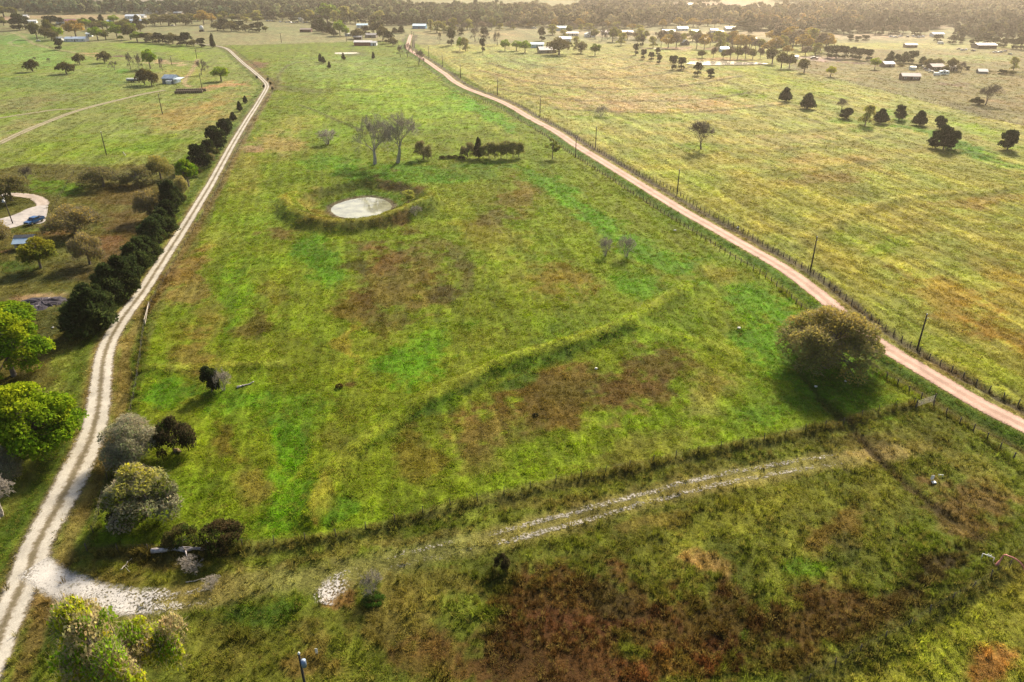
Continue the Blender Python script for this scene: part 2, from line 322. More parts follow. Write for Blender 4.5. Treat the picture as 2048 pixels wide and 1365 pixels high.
BLOB = [  # (x, y, rx, ry, tilt, colour, alpha)
 # central field, far part
 (700,140,170,40,0,(138,164,84),.7),(820,205,200,60,8,(138,170,48),.85),(760,170,90,22,0,(150,176,66),.6),(965,222,100,13,31,(78,160,14),.9),(1000,262,60,10,31,(150,165,60),.6),
 (560,290,70,32,0,(168,152,82),.7),(515,298,34,12,0,(180,150,100),.8),(610,250,80,30,0,(150,156,62),.6),(645,330,80,20,0,(96,146,22),.7),(660,258,60,30,25,(120,160,30),.6),
 (800,345,190,20,4,(72,140,14),.8),(960,332,120,12,0,(58,120,14),.8),(860,318,60,9,0,(120,150,30),.5),(600,182,70,8,0,(98,112,50),.7),(723,182,40,4,0,(96,100,48),.6),  # first patch: shading under the bare trees, painted in
 (520,129,26,8,0,(132,96,66),.85),(545,170,30,18,0,(120,108,62),.6),(700,107,46,7,0,(96,98,60),.7),(740,118,90,8,0,(120,150,66),.5),
 (480,340,60,40,60,(160,160,66),.6),(640,405,50,18,20,(138,128,52),.8),(740,388,82,30,0,(52,104,18),.9),(800,366,52,11,24,(116,90,52),.85),(828,414,26,14,40,(88,66,52),.9),  # dark green pond floor: lush grass plus painted shade
 (700,458,120,10,0,(98,94,36),.7),(812,452,30,9,0,(118,86,58),.8),(628,446,28,10,20,(92,78,46),.8),(575,400,22,14,40,(168,150,40),.8),(730,438,80,5,0,(160,160,60),.7),(900,430,44,40,35,(140,160,40),.7),
 (540,425,72,42,0,(136,164,60),.75),(560,474,44,14,0,(112,90,48),.75),(960,345,80,14,0,(96,130,34),.6),
 # central field, middle
 (372,560,44,92,24,(132,114,60),.85),(440,470,50,40,20,(144,150,58),.5),(465,610,50,92,8,(104,146,20),.8),(560,560,60,60,0,(130,152,34),.6),(640,525,48,66,0,(78,146,12),.85),
 (585,720,110,70,0,(128,136,34),.5),(505,652,28,26,0,(104,84,42),.7),(380,700,64,42,0,(140,124,60),.75),(430,640,30,50,0,(136,120,56),.5),(330,660,34,40,0,(132,140,34),.6),(545,600,36,40,0,(132,116,44),.5),
 (790,560,124,92,4,(112,98,46),.85),(705,530,34,20,0,(66,72,26),.7),(872,584,38,34,0,(80,72,40),.75),(705,618,56,38,0,(100,78,28),.75),(770,520,40,30,0,(120,92,52),.6),(910,540,30,66,-14,(92,84,46),.7),
 (850,490,60,20,0,(118,104,50),.7),(760,640,80,34,0,(116,102,46),.6),(990,470,90,70,20,(150,146,50),.5),(1040,400,52,54,20,(128,108,52),.7),(985,440,46,26,20,(100,88,50),.7),(1130,470,120,34,34,(126,148,36),.6),
 (1080,365,74,20,32,(72,144,14),.9),(1190,432,140,26,32,(84,156,16),.9),(1330,520,110,36,24,(72,146,14),.85),(1260,560,80,40,30,(98,148,24),.7),(1120,560,74,44,20,(132,116,44),.75),(1040,560,50,40,20,(134,138,44),.5),
 (1000,620,120,40,10,(114,136,30),.6),(920,660,80,40,0,(124,132,36),.5),(1440,560,40,22,30,(150,150,52),.6),(1500,620,70,44,30,(84,150,16),.8),(1460,500,60,16,32,(150,156,64),.7),(1400,452,120,12,32,(156,156,70),.6),
 (820,732,100,52,-10,(72,144,12),.9),(860,700,90,44,-20,(96,146,18),.7),(700,690,24,62,0,(156,142,52),.7),(660,720,40,40,0,(120,130,36),.5),(680,772,12,8,0,(96,72,40),.8),
 # central field, near
 (330,790,70,52,0,(66,132,14),.9),(450,800,90,50,0,(78,130,20),.8),(600,830,100,60,0,(82,132,18),.8),(460,885,34,62,20,(116,104,32),.75),(575,905,56,84,0,(74,138,12),.9),(565,1010,72,84,0,(84,146,14),.9),
 (470,985,46,44,0,(134,128,56),.7),(630,1015,16,64,-12,(124,94,42),.85),(664,1032,26,40,0,(44,106,20),.8),(680,900,40,40,0,(100,98,34),.5),(700,980,50,50,0,(110,126,34),.6),(400,1000,40,50,0,(96,118,28),.6),
 (1120,795,230,74,-6,(110,90,42),.9),(1300,722,70,36,0,(108,84,44),.8),(1260,792,90,32,0,(104,76,40),.75),(960,872,92,64,-20,(118,102,52),.85),(835,925,66,66,-30,(118,108,36),.75),(1010,760,90,20,-22,(70,104,26),.8),
 (1100,720,110,14,-14,(64,104,22),.8),(1390,790,80,64,0,(134,132,62),.75),(1160,925,74,34,-10,(112,134,36),.7),(1020,880,70,40,-10,(104,96,44),.6),(900,820,60,24,-30,(74,118,22),.7),(960,940,90,30,-12,(128,124,52),.6),(1300,890,140,30,-12,(124,124,48),.6),
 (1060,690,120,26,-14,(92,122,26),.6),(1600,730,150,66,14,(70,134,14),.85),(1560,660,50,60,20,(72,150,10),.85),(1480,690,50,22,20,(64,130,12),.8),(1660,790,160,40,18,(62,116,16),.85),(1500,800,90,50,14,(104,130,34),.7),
 (1420,640,60,24,0,(112,136,30),.6),(1740,800,90,34,20,(96,138,26),.6),(1560,830,90,30,-10,(96,134,40),.6),(1700,700,40,40,0,(70,110,20),.6),
 # right field
 (1220,150,260,50,0,(172,158,88),.7),(1040,120,110,26,0,(140,160,76),.7),(1280,206,220,22,0,(190,168,104),.75),(1430,216,80,20,0,(186,160,88),.6),(1480,186,70,11,6,(142,166,26),.85),(1580,165,140,22,14,(148,162,36),.8),(1500,140,100,12,0,(140,160,40),.7),
 (1250,236,150,8,0,(130,156,44),.7),(1400,297,62,12,0,(104,146,22),.85),(1180,260,90,16,30,(150,168,74),.6),(1480,300,140,40,10,(158,158,58),.5),(1560,280,120,18,0,(178,160,86),.6),(1330,330,140,26,28,(150,160,52),.6),
 (1900,282,160,16,24,(92,142,22),.85),(1980,312,110,18,20,(86,138,20),.8),(1720,245,90,14,10,(112,148,34),.7),(1640,214,60,10,10,(120,148,40),.6),(1960,260,120,14,20,(140,166,48),.7),
 (1660,330,160,30,0,(176,160,84),.6),(1650,360,120,14,0,(140,118,62),.6),(1950,475,90,44,10,(174,172,84),.7),(1790,488,80,17,-26,(128,150,26),.8),(1960,405,120,20,-6,(150,128,66),.65),(1850,450,70,28,-10,(152,142,64),.6),(1600,400,110,34,20,(162,166,62),.5),
 (1900,600,140,54,28,(150,122,48),.7),(1990,660,100,34,28,(150,120,44),.7),(1740,560,90,30,30,(160,160,56),.5),(1690,470,70,30,30,(134,150,42),.6),(1990,540,80,30,20,(158,140,60),.6),(1880,690,120,26,32,(152,164,58),.7),(1980,730,110,22,28,(146,166,50),.7),(2030,590,80,80,0,(152,130,50),.5),
 # beyond the right boundary
 (1700,150,120,14,0,(142,138,72),.6),(1900,190,140,14,8,(128,126,66),.6),(1960,225,90,12,12,(104,104,62),.6),(1900,168,40,5,0,(120,96,70),.7),(1990,205,60,6,6,(158,140,88),.6),(1720,127,26,4,0,(92,70,60),.9),
 # left fields
 (60,115,120,26,0,(126,164,82),.8),(30,80,90,16,0,(106,154,66),.8),(200,140,140,14,0,(132,158,80),.6),(120,165,200,18,0,(112,140,80),.7),(60,205,140,16,-8,(138,138,78),.7),(40,255,60,18,-20,(152,146,84),.6),
 (300,95,110,12,4,(134,168,58),.8),(380,112,60,10,0,(140,162,54),.8),(300,106,40,3,4,(76,112,46),.8),(320,116,30,5,0,(96,126,50),.7),(190,112,60,3,6,(196,170,104),.9),(240,114,20,4,0,(112,80,72),.9),(330,124,70,3,4,(204,182,124),.8),(250,146,16,6,0,(92,160,36),.8),
 (450,172,56,7,-4,(198,160,96),.9),(380,230,120,34,-10,(166,150,72),.75),(300,222,60,20,0,(160,150,70),.5),(440,200,60,20,-20,(164,150,72),.7),(300,290,130,26,-6,(120,152,26),.7),(120,300,120,30,-10,(126,152,44),.6),(410,320,40,20,0,(92,130,28),.6),
 (370,150,60,20,0,(160,160,56),.6),(330,155,50,14,0,(164,154,84),.6),(230,330,60,10,0,(140,156,60),.5),
 # home yard
 (100,375,80,26,0,(98,134,30),.8),(250,385,90,20,0,(96,84,40),.8),(180,412,60,16,0,(104,116,44),.6),(260,440,60,40,-20,(112,96,56),.8),(215,510,60,60,0,(118,94,64),.85),(140,540,70,34,0,(92,82,56),.7),(20,545,60,24,0,(58,100,42),.85),  # second patch paints the shade below the back yard trees
 (100,470,60,14,0,(118,92,62),.8),(60,462,60,8,0,(96,118,46),.7),(15,508,40,7,0,(150,122,90),.8),(70,600,44,12,-14,(176,150,118),.85),(110,650,110,60,0,(76,88,42),.85),(60,560,90,14,0,(84,92,46),.7),(160,720,50,60,20,(122,142,56),.8),
 (30,1060,70,80,20,(92,104,36),.8),(120,930,50,70,0,(70,92,26),.7),(240,760,34,80,0,(92,122,40),.8),(190,1010,24,90,14,(74,92,34),.8),(60,1010,60,60,0,(84,96,34),.7),
 # foreground
 (1200,1205,270,84,-6,(92,62,36),.9),(1150,1310,330,90,0,(86,56,34),.92),(1660,1255,270,84,-14,(84,62,36),.88),(1420,1260,200,80,0,(88,60,36),.75),(1000,1175,56,56,0,(76,84,28),.8),(1290,1190,80,44,10,(76,70,38),.7),(1380,1330,80,50,0,(112,74,42),.7),
 (1450,1062,130,54,-8,(136,144,48),.75),(1600,1140,66,32,-8,(82,122,36),.8),(1570,1015,140,40,-8,(126,136,44),.7),(1190,1090,66,26,-14,(106,122,30),.75),(1425,1125,70,30,26,(164,138,84),.85),(1680,1050,74,52,-20,(114,94,46),.75),(1690,1095,34,44,10,(72,88,36),.7),
 (1790,1010,90,40,30,(124,132,44),.7),(1950,1010,100,60,20,(124,98,62),.8),(1880,1135,120,40,-24,(70,54,36),.9),(1760,1215,120,40,-26,(88,72,40),.8),(1640,1330,90,50,-20,(98,76,40),.8),(1515,1290,20,16,30,(66,112,30),.85),(1320,1045,120,28,-14,(132,120,60),.6),
 (2010,1335,80,44,-20,(176,120,70),.8),(1860,1330,110,50,-20,(142,148,48),.7),(1960,1220,90,36,-30,(150,156,50),.7),(2030,1160,60,30,-30,(150,150,56),.6),
 (780,1250,170,70,0,(126,114,58),.75),(640,1260,60,40,0,(124,112,60),.5),(545,1235,120,60,-8,(72,104,38),.85),(470,1300,140,60,-10,(114,116,48),.6),(130,1290,170,90,10,(58,74,30),.85),(320,1130,170,26,0,(88,82,42),.85),(720,1108,170,20,-10,(132,124,58),.7),
 (430,1240,80,30,-6,(80,108,36),.7),(640,1340,90,40,0,(118,98,56),.7),(880,1180,120,50,-10,(124,116,54),.7),(700,1205,60,40,0,(128,98,60),.8),(880,1330,120,60,0,(122,96,52),.7),(250,1170,90,18,10,(112,104,54),.6),
 (1780,908,100,26,-10,(154,142,84),.8),(1740,872,100,24,-12,(98,96,46),.8),(1600,905,120,20,-12,(96,100,42),.7),(1400,945,160,20,-12,(98,98,46),.7),(1100,1020,180,22,-12,(112,106,48),.7),(1850,880,80,26,20,(116,118,50),.6),(1950,940,90,30,26,(128,124,56),.6),
 (880,1090,140,12,-12,(140,126,68),.6),(620,1120,90,14,-10,(92,84,42),.7),
 # far countryside
 (160,34,190,5,0,(194,172,112),.9),(390,33,80,5,0,(200,176,120),.9),(20,37,50,4,0,(196,160,120),.8),(330,8,220,8,2,(186,170,150),.9),(640,14,60,6,0,(150,160,120),.6),(950,17,150,10,2,(178,182,138),.85),(930,18,64,3,0,(216,200,176),.9),
 (1060,16,90,8,4,(168,172,120),.8),(880,66,80,6,0,(168,162,92),.8),(790,62,70,7,0,(152,160,86),.8),(1000,70,60,8,0,(180,166,98),.7),(1050,58,30,3,0,(190,180,120),.8),(1180,66,120,8,4,(196,184,128),.7),(1150,92,120,12,0,(160,164,72),.7),
 (1400,10,130,8,0,(214,176,130),.8),(1600,22,100,6,4,(210,178,130),.7),(1400,72,130,9,0,(206,182,118),.8),(1560,66,110,8,0,(206,186,124),.8),(1760,72,160,7,0,(196,176,122),.8),(1880,54,40,4,0,(206,184,132),.8),(1900,92,130,20,0,(164,164,90),.7),(1960,118,110,10,0,(150,160,74),.8),
 (1620,118,80,5,2,(202,178,146),.85),(1380,98,120,4,0,(170,130,100),.7),(1450,120,110,4,0,(176,140,90),.7),(1400,108,120,8,0,(158,166,66),.7),(560,60,80,8,0,(140,156,84),.7),(300,60,160,8,0,(150,158,92),.6),
]
FURROW = []
for k_, dy_ in ((6, 4), (7, 3), (8, 3), (9, 4), (10, 4)):
    L_ = RIDGES[k_][0].copy(); L_[:, 1] -= 5.0; FURROW.append((L_, 1.5, (104, 94, 50), .7))
for k_ in (2, 3, 4, 5):
    L_ = RIDGES[k_][0].copy(); L_[:, 1] -= 3.0; FURROW.append((L_, 1.8, (122, 128, 44), .55))
def pip(poly, x, y):
    ins = np.zeros(x.shape, bool); n = len(poly); j = n - 1
    for i in range(n):
        xi, yi = poly[i]; xj, yj = poly[j]
        if yi != yj:
            c = ((yi > y) != (yj > y)) & (x < (xj - xi) * (y - yi) / (yj - yi) + xi)
            ins ^= c
        j = i
    return ins
VSTROKE = [  # (line, half width m, colour, alpha)
 (wline([(720,905),(800,842),(900,793),(980,756),(1080,722),(1180,694),(1260,660)]), 2.2, (66,104,24), .6), (RIDGES[0][0], 1.6, (160,174,54), .55), (RIDGES[1][0], 1.6, (148,162,50), .6), (RIDGES[2][0], 2.4, (176,178,90), .6), (RIDGES[12][0], 1.2, (150,160,60), .6),  # curved ridge: shaded lower side and lit crest painted in
 (RIDGES[10][0], 2.4, (196,176,104), .5), (RIDGES[6][0], 2.0, (190,172,100), .5),
 (F_CROSS, 1.5, (96,92,46), .7), (F_TRACK, 1.2, (92,104,44), .7), (F_LOW, 1.6, (92,96,44), .75),
 (SIDE, 2.6, (148,142,86), .6), (DITCH[0][0], 1.0, (64,58,34), .85), (DITCH[1][0], .8, (70,90,34), .7),
 (wline([(600,212),(640,228),(680,246),(705,255),(722,263)]), 1.1, (88,92,42), .8),
 (wline([(20,64),(40,70),(58,82),(70,90),(110,100),(150,107)]), 2.2, (172,166,104), .8), (wline([(58,70),(20,86),(44,95)]), 1.6, (168,166,104), .7),
 (wline([(95,92),(120,104),(200,113),(300,118),(420,126)]), 1.4, (80,84,44), .7),
 (wline([(396,118),(384,142),(376,152),(368,166),(380,175)]), 1.6, (196,172,116), .8),
 (wline([(552,180),(560,150),(575,132),(610,122),(640,116)]), 1.5, (104,104,58), .7),
 (wline([(455,96),(490,116),(520,140)]), 1.0, (92,100,56), .5),
]
def colour(x, y):
    px, py = PX(x, y)
    wx = (fbm(x / 14, y / 14, 201, 3) - .5); wy = (fbm(x / 14, y / 14, 233, 3) - .5)
    wf = (fbm(x / 4.2, y / 4.2, 251, 4) - .5) * 1.25 + (vn(x / .8, y / .8, 257) - .5) * .45
    k = ppm(x, y)
    qx = px + wx * 12 * k; qy = py + wy * 5 * k
    c = np.zeros(x.shape + (3,)); c[:] = srgb(120, 130, 55)
    for poly, rgb in POLY:
        m = pip(poly, px + wx * 2 * k, py + wy * 1 * k); c[m] = srgb(*rgb)
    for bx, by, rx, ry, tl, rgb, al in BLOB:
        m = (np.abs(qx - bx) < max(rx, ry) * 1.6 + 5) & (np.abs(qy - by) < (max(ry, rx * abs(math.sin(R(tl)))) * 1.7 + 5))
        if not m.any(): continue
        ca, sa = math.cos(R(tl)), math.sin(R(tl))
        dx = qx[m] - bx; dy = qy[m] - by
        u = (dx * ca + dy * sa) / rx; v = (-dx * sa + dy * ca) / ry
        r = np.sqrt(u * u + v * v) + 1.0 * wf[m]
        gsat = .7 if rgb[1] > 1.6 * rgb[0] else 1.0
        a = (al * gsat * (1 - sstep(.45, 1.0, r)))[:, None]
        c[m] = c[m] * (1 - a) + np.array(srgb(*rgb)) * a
    def st(d, w, rgb, al):
        a = (al * (1 - sstep(.5, 1.25, d / w + .6 * wf)))
        m = a > 0
        c[m] = c[m] * (1 - a[m][:, None]) + np.array(srgb(*rgb)) * a[m][:, None]
    for L, w, rgb, al in VSTROKE + FURROW:
        d, s = seg_dist(x, y, L, w * 3); st(d, w, rgb, al)
    # verges of the red road (sgn < 0 : field side on the right of travel)
    d, s = seg_dist(x, y, RED, 14.0)
    st(np.where(s < 0, np.abs(d - 3.6), 99), 1.5, (78, 116, 40), .85)
    st(np.where(s < 0, np.abs(d - 6.3), 99), .7, (82, 78, 52), .75)
    st(np.where(s > 0, np.abs(d - 3.2), 99), 1.2, (138, 130, 70), .8)
    st(np.where(s > 0, np.abs(d - 5.2), 99), 1.8, (78, 69, 54), .95)
    d, s = seg_dist(x, y, TRACK, 14.0)
    st(d, 2.6, (128, 112, 72), .9)
    st(np.where(s > 0, np.abs(d - 3.6), 99), 1.2, (122, 104, 60), .75)
    st(np.where(s < 0, np.abs(d - 4.2), 99), 1.6, (84, 108, 44), .75)
    # pond shore mud, then bank shade painted in
    r, th = pond_r(x, y)
    a = (1 - sstep(.03, .075, np.abs(r - .38 + .02 * wf)))[:, None] * .85
    c[:] = c * (1 - a) + np.array(srgb(112, 100, 84)) * a
    a = (1 - sstep(.05, .12, np.abs(r - .72 + .04 * wf)))[:, None] * .55 * sstep(-.1, .6, np.sin(th))[:, None]  # far inner bank: dark scrub with the bank's shade painted in
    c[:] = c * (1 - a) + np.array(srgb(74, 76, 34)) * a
    a = (1 - sstep(.05, .10, np.abs(r - .97 + .04 * wf)))[:, None] * .35 * sstep(-.1, .5, -np.sin(th))[:, None]  # near outer bank: its shaded face painted darker
    c[:] = c * (1 - a) + np.array(srgb(84, 84, 34)) * a
    # pale yellow crest of the pond bank
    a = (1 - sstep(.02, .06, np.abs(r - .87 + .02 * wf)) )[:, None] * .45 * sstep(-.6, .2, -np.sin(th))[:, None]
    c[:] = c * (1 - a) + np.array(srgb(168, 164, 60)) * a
    # mottling of the sward
    n1 = fbm(x / 5.5, y / 5.5, 301, 4); n2 = fbm(x / 1.1, y / 1.1, 331, 3)
    nw = 1 - sstep(90, 150, y); f = (.74 + .52 * n1 + nw * .24 * (n1 - .5)) * (.84 + .32 * n2 + nw * .3 * (n2 - .5))
    uu = .9724 * x + .2334 * y; vv = -.2334 * x + .9724 * y
    rf = sstep(-3, 6, x - np.interp(y, RED[::-1, 1], RED[::-1, 0]))
    f = f * (.74 - .14 * rf + (.52 + .28 * rf) * vn(uu / (.8 + .3 * rf), vv / 20, 81)) * (.96 - .18 * rf + (.08 + .36 * rf) * vn(uu / 2.3, vv / 40, 82))
    c = c * f[:, None]
    g = (vn(x / 9, y / 9, 351) - .5) * .22
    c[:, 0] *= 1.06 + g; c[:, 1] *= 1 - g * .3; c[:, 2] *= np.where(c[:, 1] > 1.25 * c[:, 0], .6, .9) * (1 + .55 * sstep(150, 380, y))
    c[:, 0] = np.maximum(c[:, 0], .44 * c[:, 1])
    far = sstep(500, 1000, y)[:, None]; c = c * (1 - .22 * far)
    return c * ALB

# ------------------------------------------------------------------ the ground, one sheet
def ground():
    nx, ny = 640, 660
    s = np.linspace(-1.0, 1.0, nx)
    yy = np.concatenate([np.linspace(-20, 38, 12), 40 * np.exp(np.linspace(0, math.log(2100 / 40), ny - 32)), np.linspace(2250, 6000, 20)])
    SX, YY = np.meshgrid(s, yy)
    X = (SX * (YY + 32)).ravel(); Y = YY.ravel()
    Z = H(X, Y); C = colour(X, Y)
    ny = len(yy)
    idx = np.arange(nx * ny).reshape(ny, nx)
    F = np.stack([idx[:-1, :-1].ravel(), idx[:-1, 1:].ravel(), idx[1:, 1:].ravel(), idx[1:, :-1].ravel()], 1)
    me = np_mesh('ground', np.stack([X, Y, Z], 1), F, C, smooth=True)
    m = bpy.data.materials.new('turf'); m.use_nodes = True
    n = m.node_tree.nodes; l = m.node_tree.links; b = n['Principled BSDF']
    b.inputs['Roughness'].default_value = .95; b.inputs['Specular IOR Level'].default_value = .08
    at = n.new('ShaderNodeAttribute'); at.attribute_name = 'col'
    geo = n.new('ShaderNodeNewGeometry')
    def noise(scale, detail, stretch=None, rough=.6):
        nz = n.new('ShaderNodeTexNoise'); nz.inputs['Scale'].default_value = scale; nz.inputs['Detail'].default_value = detail; nz.inputs['Roughness'].default_value = rough
        if stretch:
            mp = n.new('ShaderNodeMapping'); mp.inputs['Rotation'].default_value = (0, 0, R(-13.5)); mp.inputs['Scale'].default_value = stretch
            l.new(geo.outputs['Position'], mp.inputs['Vector']); l.new(mp.outputs[0], nz.inputs['Vector'])
        else: l.new(geo.outputs['Position'], nz.inputs['Vector'])
        return nz
    def rng(o, a, bb, lo=.3, hi=.7):
        r_ = n.new('ShaderNodeMapRange'); r_.inputs[1].default_value = lo; r_.inputs[2].default_value = hi; r_.inputs[3].default_value = a; r_.inputs[4].default_value = bb
        l.new(o, r_.inputs[0]); return r_.outputs[0]
    n1 = noise(3.2, 6, rough=.75); n2 = noise(1.0, 4, (1.1, .07, 1)); n3 = noise(.35, 5)
    def mul(a, bb):
        q = n.new('ShaderNodeMath'); q.operation = 'MULTIPLY'; l.new(a, q.inputs[0]); l.new(bb, q.inputs[1]); return q.outputs[0]
    f = mul(mul(rng(n1.outputs['Fac'], .45, 1.55), rng(n2.outputs['Fac'], .72, 1.28)), rng(n3.outputs['Fac'], .8, 1.2))
    mx = n.new('ShaderNodeMix'); mx.data_type = 'RGBA'; mx.blend_type = 'MULTIPLY'; mx.inputs[0].default_value = 1
    l.new(at.outputs['Color'], mx.inputs[6]); l.new(f, mx.inputs[7])
    l.new(mx.outputs[2], b.inputs['Base Color'])
    bp = n.new('ShaderNodeBump'); bp.inputs['Strength'].default_value = .8; bp.inputs['Distance'].default_value = .22
    ad = n.new('ShaderNodeMath'); ad.operation = 'ADD'; l.new(n1.outputs['Fac'], ad.inputs[0]); l.new(n2.outputs['Fac'], ad.inputs[1])
    l.new(ad.outputs[0], bp.inputs['Height']); l.new(bp.outputs[0], b.inputs['Normal'])
    o = mobj('ground', me, m); tag(o, kind='structure'); return o
ground()

# ------------------------------------------------------------------ roads, tracks
def road_mat(name, rgb, rut=None, centre=None, edge=.25, patch=0.0, rutpos=.5, rutw=.2, alpha_gap=0):
    m = bpy.data.materials.new(name); m.use_nodes = True
    n = m.node_tree.nodes; l = m.node_tree.links; b = n['Principled BSDF']
    b.inputs['Roughness'].default_value = .95; b.inputs['Specular IOR Level'].default_value = .1
    geo = n.new('ShaderNodeNewGeometry'); at = n.new('ShaderNodeAttribute'); at.attribute_name = 'across'
    def M(op, a, c=None, d=None):
        q = n.new('ShaderNodeMath'); q.operation = op
        for i, v in enumerate((a, c, d)):
            if v is None: continue
            if isinstance(v, (int, float)): q.inputs[i].default_value = v
            else: l.new(v, q.inputs[i])
        return q.outputs[0]
    def noise(scale, detail):
        nz = n.new('ShaderNodeTexNoise'); nz.inputs['Scale'].default_value = scale; nz.inputs['Detail'].default_value = detail; nz.inputs['Roughness'].default_value = .65
        l.new(geo.outputs['Position'], nz.inputs['Vector']); return nz.outputs['Fac']
    def rng(o, lo, hi, a, bb):
        r_ = n.new('ShaderNodeMapRange'); r_.interpolation_type = 'SMOOTHSTEP'
        r_.inputs[1].default_value = lo; r_.inputs[2].default_value = hi; r_.inputs[3].default_value = a; r_.inputs[4].default_value = bb
        l.new(o, r_.inputs[0]); return r_.outputs[0]
    n1 = noise(1.4, 6); n2 = noise(.22, 4); n3 = noise(6, 4)
    ab = M('ABSOLUTE', at.outputs['Fac'])
    abn = M('ADD', ab, M('MULTIPLY', M('SUBTRACT', n1, .5), .6))
    var = M('MULTIPLY', rng(n2, .3, .7, .82, 1.16), rng(n3, .3, .7, .84, 1.14))
    def col(c, f):
        mx = n.new('ShaderNodeMix'); mx.data_type = 'RGBA'; mx.blend_type = 'MULTIPLY'; mx.inputs[0].default_value = 1
        mx.inputs[6].default_value = (*c, 1); l.new(f, mx.inputs[7]); return mx.outputs[2]
    base = col(rgb, var)
    if rut is not None:
        d = M('ABSOLUTE', M('SUBTRACT', abn, rutpos)); f = rng(d, rutw * .6, rutw * 1.4, 1, 0)
        mx = n.new('ShaderNodeMix'); mx.data_type = 'RGBA'; l.new(f, mx.inputs[0]); l.new(base, mx.inputs[6]); l.new(col(rut, var), mx.inputs[7]); base = mx.outputs[2]
    if centre is not None:
        f = rng(abn, .02, .2, 1, 0)
        mx = n.new('ShaderNodeMix'); mx.data_type = 'RGBA'; l.new(f, mx.inputs[0]); l.new(base, mx.inputs[6]); l.new(col(centre, var), mx.inputs[7]); base = mx.outputs[2]
    l.new(base, b.inputs['Base Color'])
    bp = n.new('ShaderNodeBump'); bp.inputs['Strength'].default_value = .5; bp.inputs['Distance'].default_value = .06
    l.new(n3, bp.inputs['Height']); l.new(bp.outputs[0], b.inputs['Normal'])
    al = rng(abn, 1 - edge, 1 - edge * .25, 1, 0)
    if alpha_gap:      # only the ruts carry gravel, turf shows between them
        d = M('ABSOLUTE', M('SUBTRACT', abn, rutpos)); al = M('MULTIPLY', al, rng(d, rutw * .5, rutw * 1.5, 1, 0))
    if patch:
        at2 = n.new('ShaderNodeAttribute'); at2.attribute_name = 'cover'
        nn = noise(3.0, 7)
        q = M('ADD', at2.outputs['Fac'], M('MULTIPLY', M('SUBTRACT', nn, .5), 2.4 * patch))
        q = M('ADD', q, M('MULTIPLY', M('SUBTRACT', n2, .5), .8 * patch))
        al = M('MULTIPLY', al, rng(q, .32, .72, 0, 1))
    tr = n.new('ShaderNodeBsdfTransparent'); ms = n.new('ShaderNodeMixShader'); out = n['Material Output']
    l.new(al, ms.inputs[0]); l.new(tr.outputs[0], ms.inputs[1]); l.new(b.outputs[0], ms.inputs[2]); l.new(ms.outputs[0], out.inputs['Surface'])
    return m
def resample(L, step):
    d = np.concatenate([[0], np.cumsum(np.hypot(*np.diff(L, axis=0).T))])
    n = max(2, int(d[-1] / step)); t = np.linspace(0, d[-1], n)
    return np.stack([np.interp(t, d, L[:, 0]), np.interp(t, d, L[:, 1])], 1), t
def ribbon(name, L, width, m, step=1.0, na=9, lift=.06, cover=None, kindname='structure', widths=None):
    Q, t = resample(L, step)
    T = np.gradient(Q, axis=0); T /= np.linalg.norm(T, axis=1)[:, None] + 1e-9
    N = np.stack([-T[:, 1], T[:, 0]], 1)
    w = np.full(len(Q), width) if widths is None else np.interp(Q[:, 1], *widths)
    a = np.linspace(-1, 1, na)
    X = (Q[:, 0, None] + N[:, 0, None] * a * w[:, None] / 2); Y = (Q[:, 1, None] + N[:, 1, None] * a * w[:, None] / 2)
    lf = lift + np.clip((Y - 300) / 700, 0, 1) * .25
    Z = H(X.ravel(), Y.ravel(), True).reshape(X.shape) + lf
    i = np.arange(X.size).reshape(X.shape)
    F = np.stack([i[:-1, :-1].ravel(), i[:-1, 1:].ravel(), i[1:, 1:].ravel(), i[1:, :-1].ravel()], 1)
    me = np_mesh(name, np.stack([X.ravel(), Y.ravel(), Z.ravel()], 1), F, smooth=True)
    A = me.attributes.new('across', 'FLOAT', 'POINT'); A.data.foreach_set('value', np.tile(a, len(Q)).astype(np.float32))
    if cover is not None:
        cv = cover(X.ravel(), Y.ravel())
        A = me.attributes.new('cover', 'FLOAT', 'POINT'); A.data.foreach_set('value', cv.astype(np.float32))
    o = mobj(name, me, m); tag(o, kind=kindname); return o
ribbon('red_road', RED, 4.7, road_mat('red_gravel', (.325, .215, .165), rut=(.42, .29, .23), edge=.24, rutpos=.45, rutw=.22), step=1.2)
ribbon('dirt_track', TRACK, 4.2, road_mat('caliche', (.20, .17, .125), rut=(.35, .325, .275), centre=(.12, .10, .06), edge=.4, rutpos=.44, rutw=.24), step=.7, na=13,
       widths=([40, 72, 84, 96, 125, 400], [4.6, 5.2, 6.2, 5.0, 4.2, 3.5]))
def side_cover(x, y):
    px, py = PX(x, y)
    c = np.interp(px, [60, 120, 230, 300, 360, 410, 440, 540, 600, 760, 800, 900, 960, 1040, 1120, 1300, 1500, 1600, 1680, 1760],
                      [.5, .5, .5, .45, .45, .35, .0, .05, .0, .05, .36, .25, .15, .42, .56, .40, .46, .42, .2, .0])
    return c
ribbon('gravel_spur', SIDE, 3.5, road_mat('white_gravel', (.23, .21, .17), rut=(.29, .27, .235), edge=.3, patch=.8, rutpos=.55, rutw=.24, alpha_gap=1), step=.6, na=13, cover=side_cover, lift=.07)
JUNC = wline([(66,1138),(110,1166),(170,1190),(240,1207),(310,1208),(365,1206)])
ribbon('gravel_apron', JUNC, 5.6, road_mat('apron_gravel', (.38, .36, .33), edge=.6, patch=.8), step=.6, na=13, lift=.085,
       cover=lambda x, y: np.interp(PX(x, y)[0], [64, 90, 200, 300, 350, 370], [.5, .85, .7, .55, .3, 0.0]))
GP = wline([(640,1214),(655,1190),(690,1166),(730,1150)])
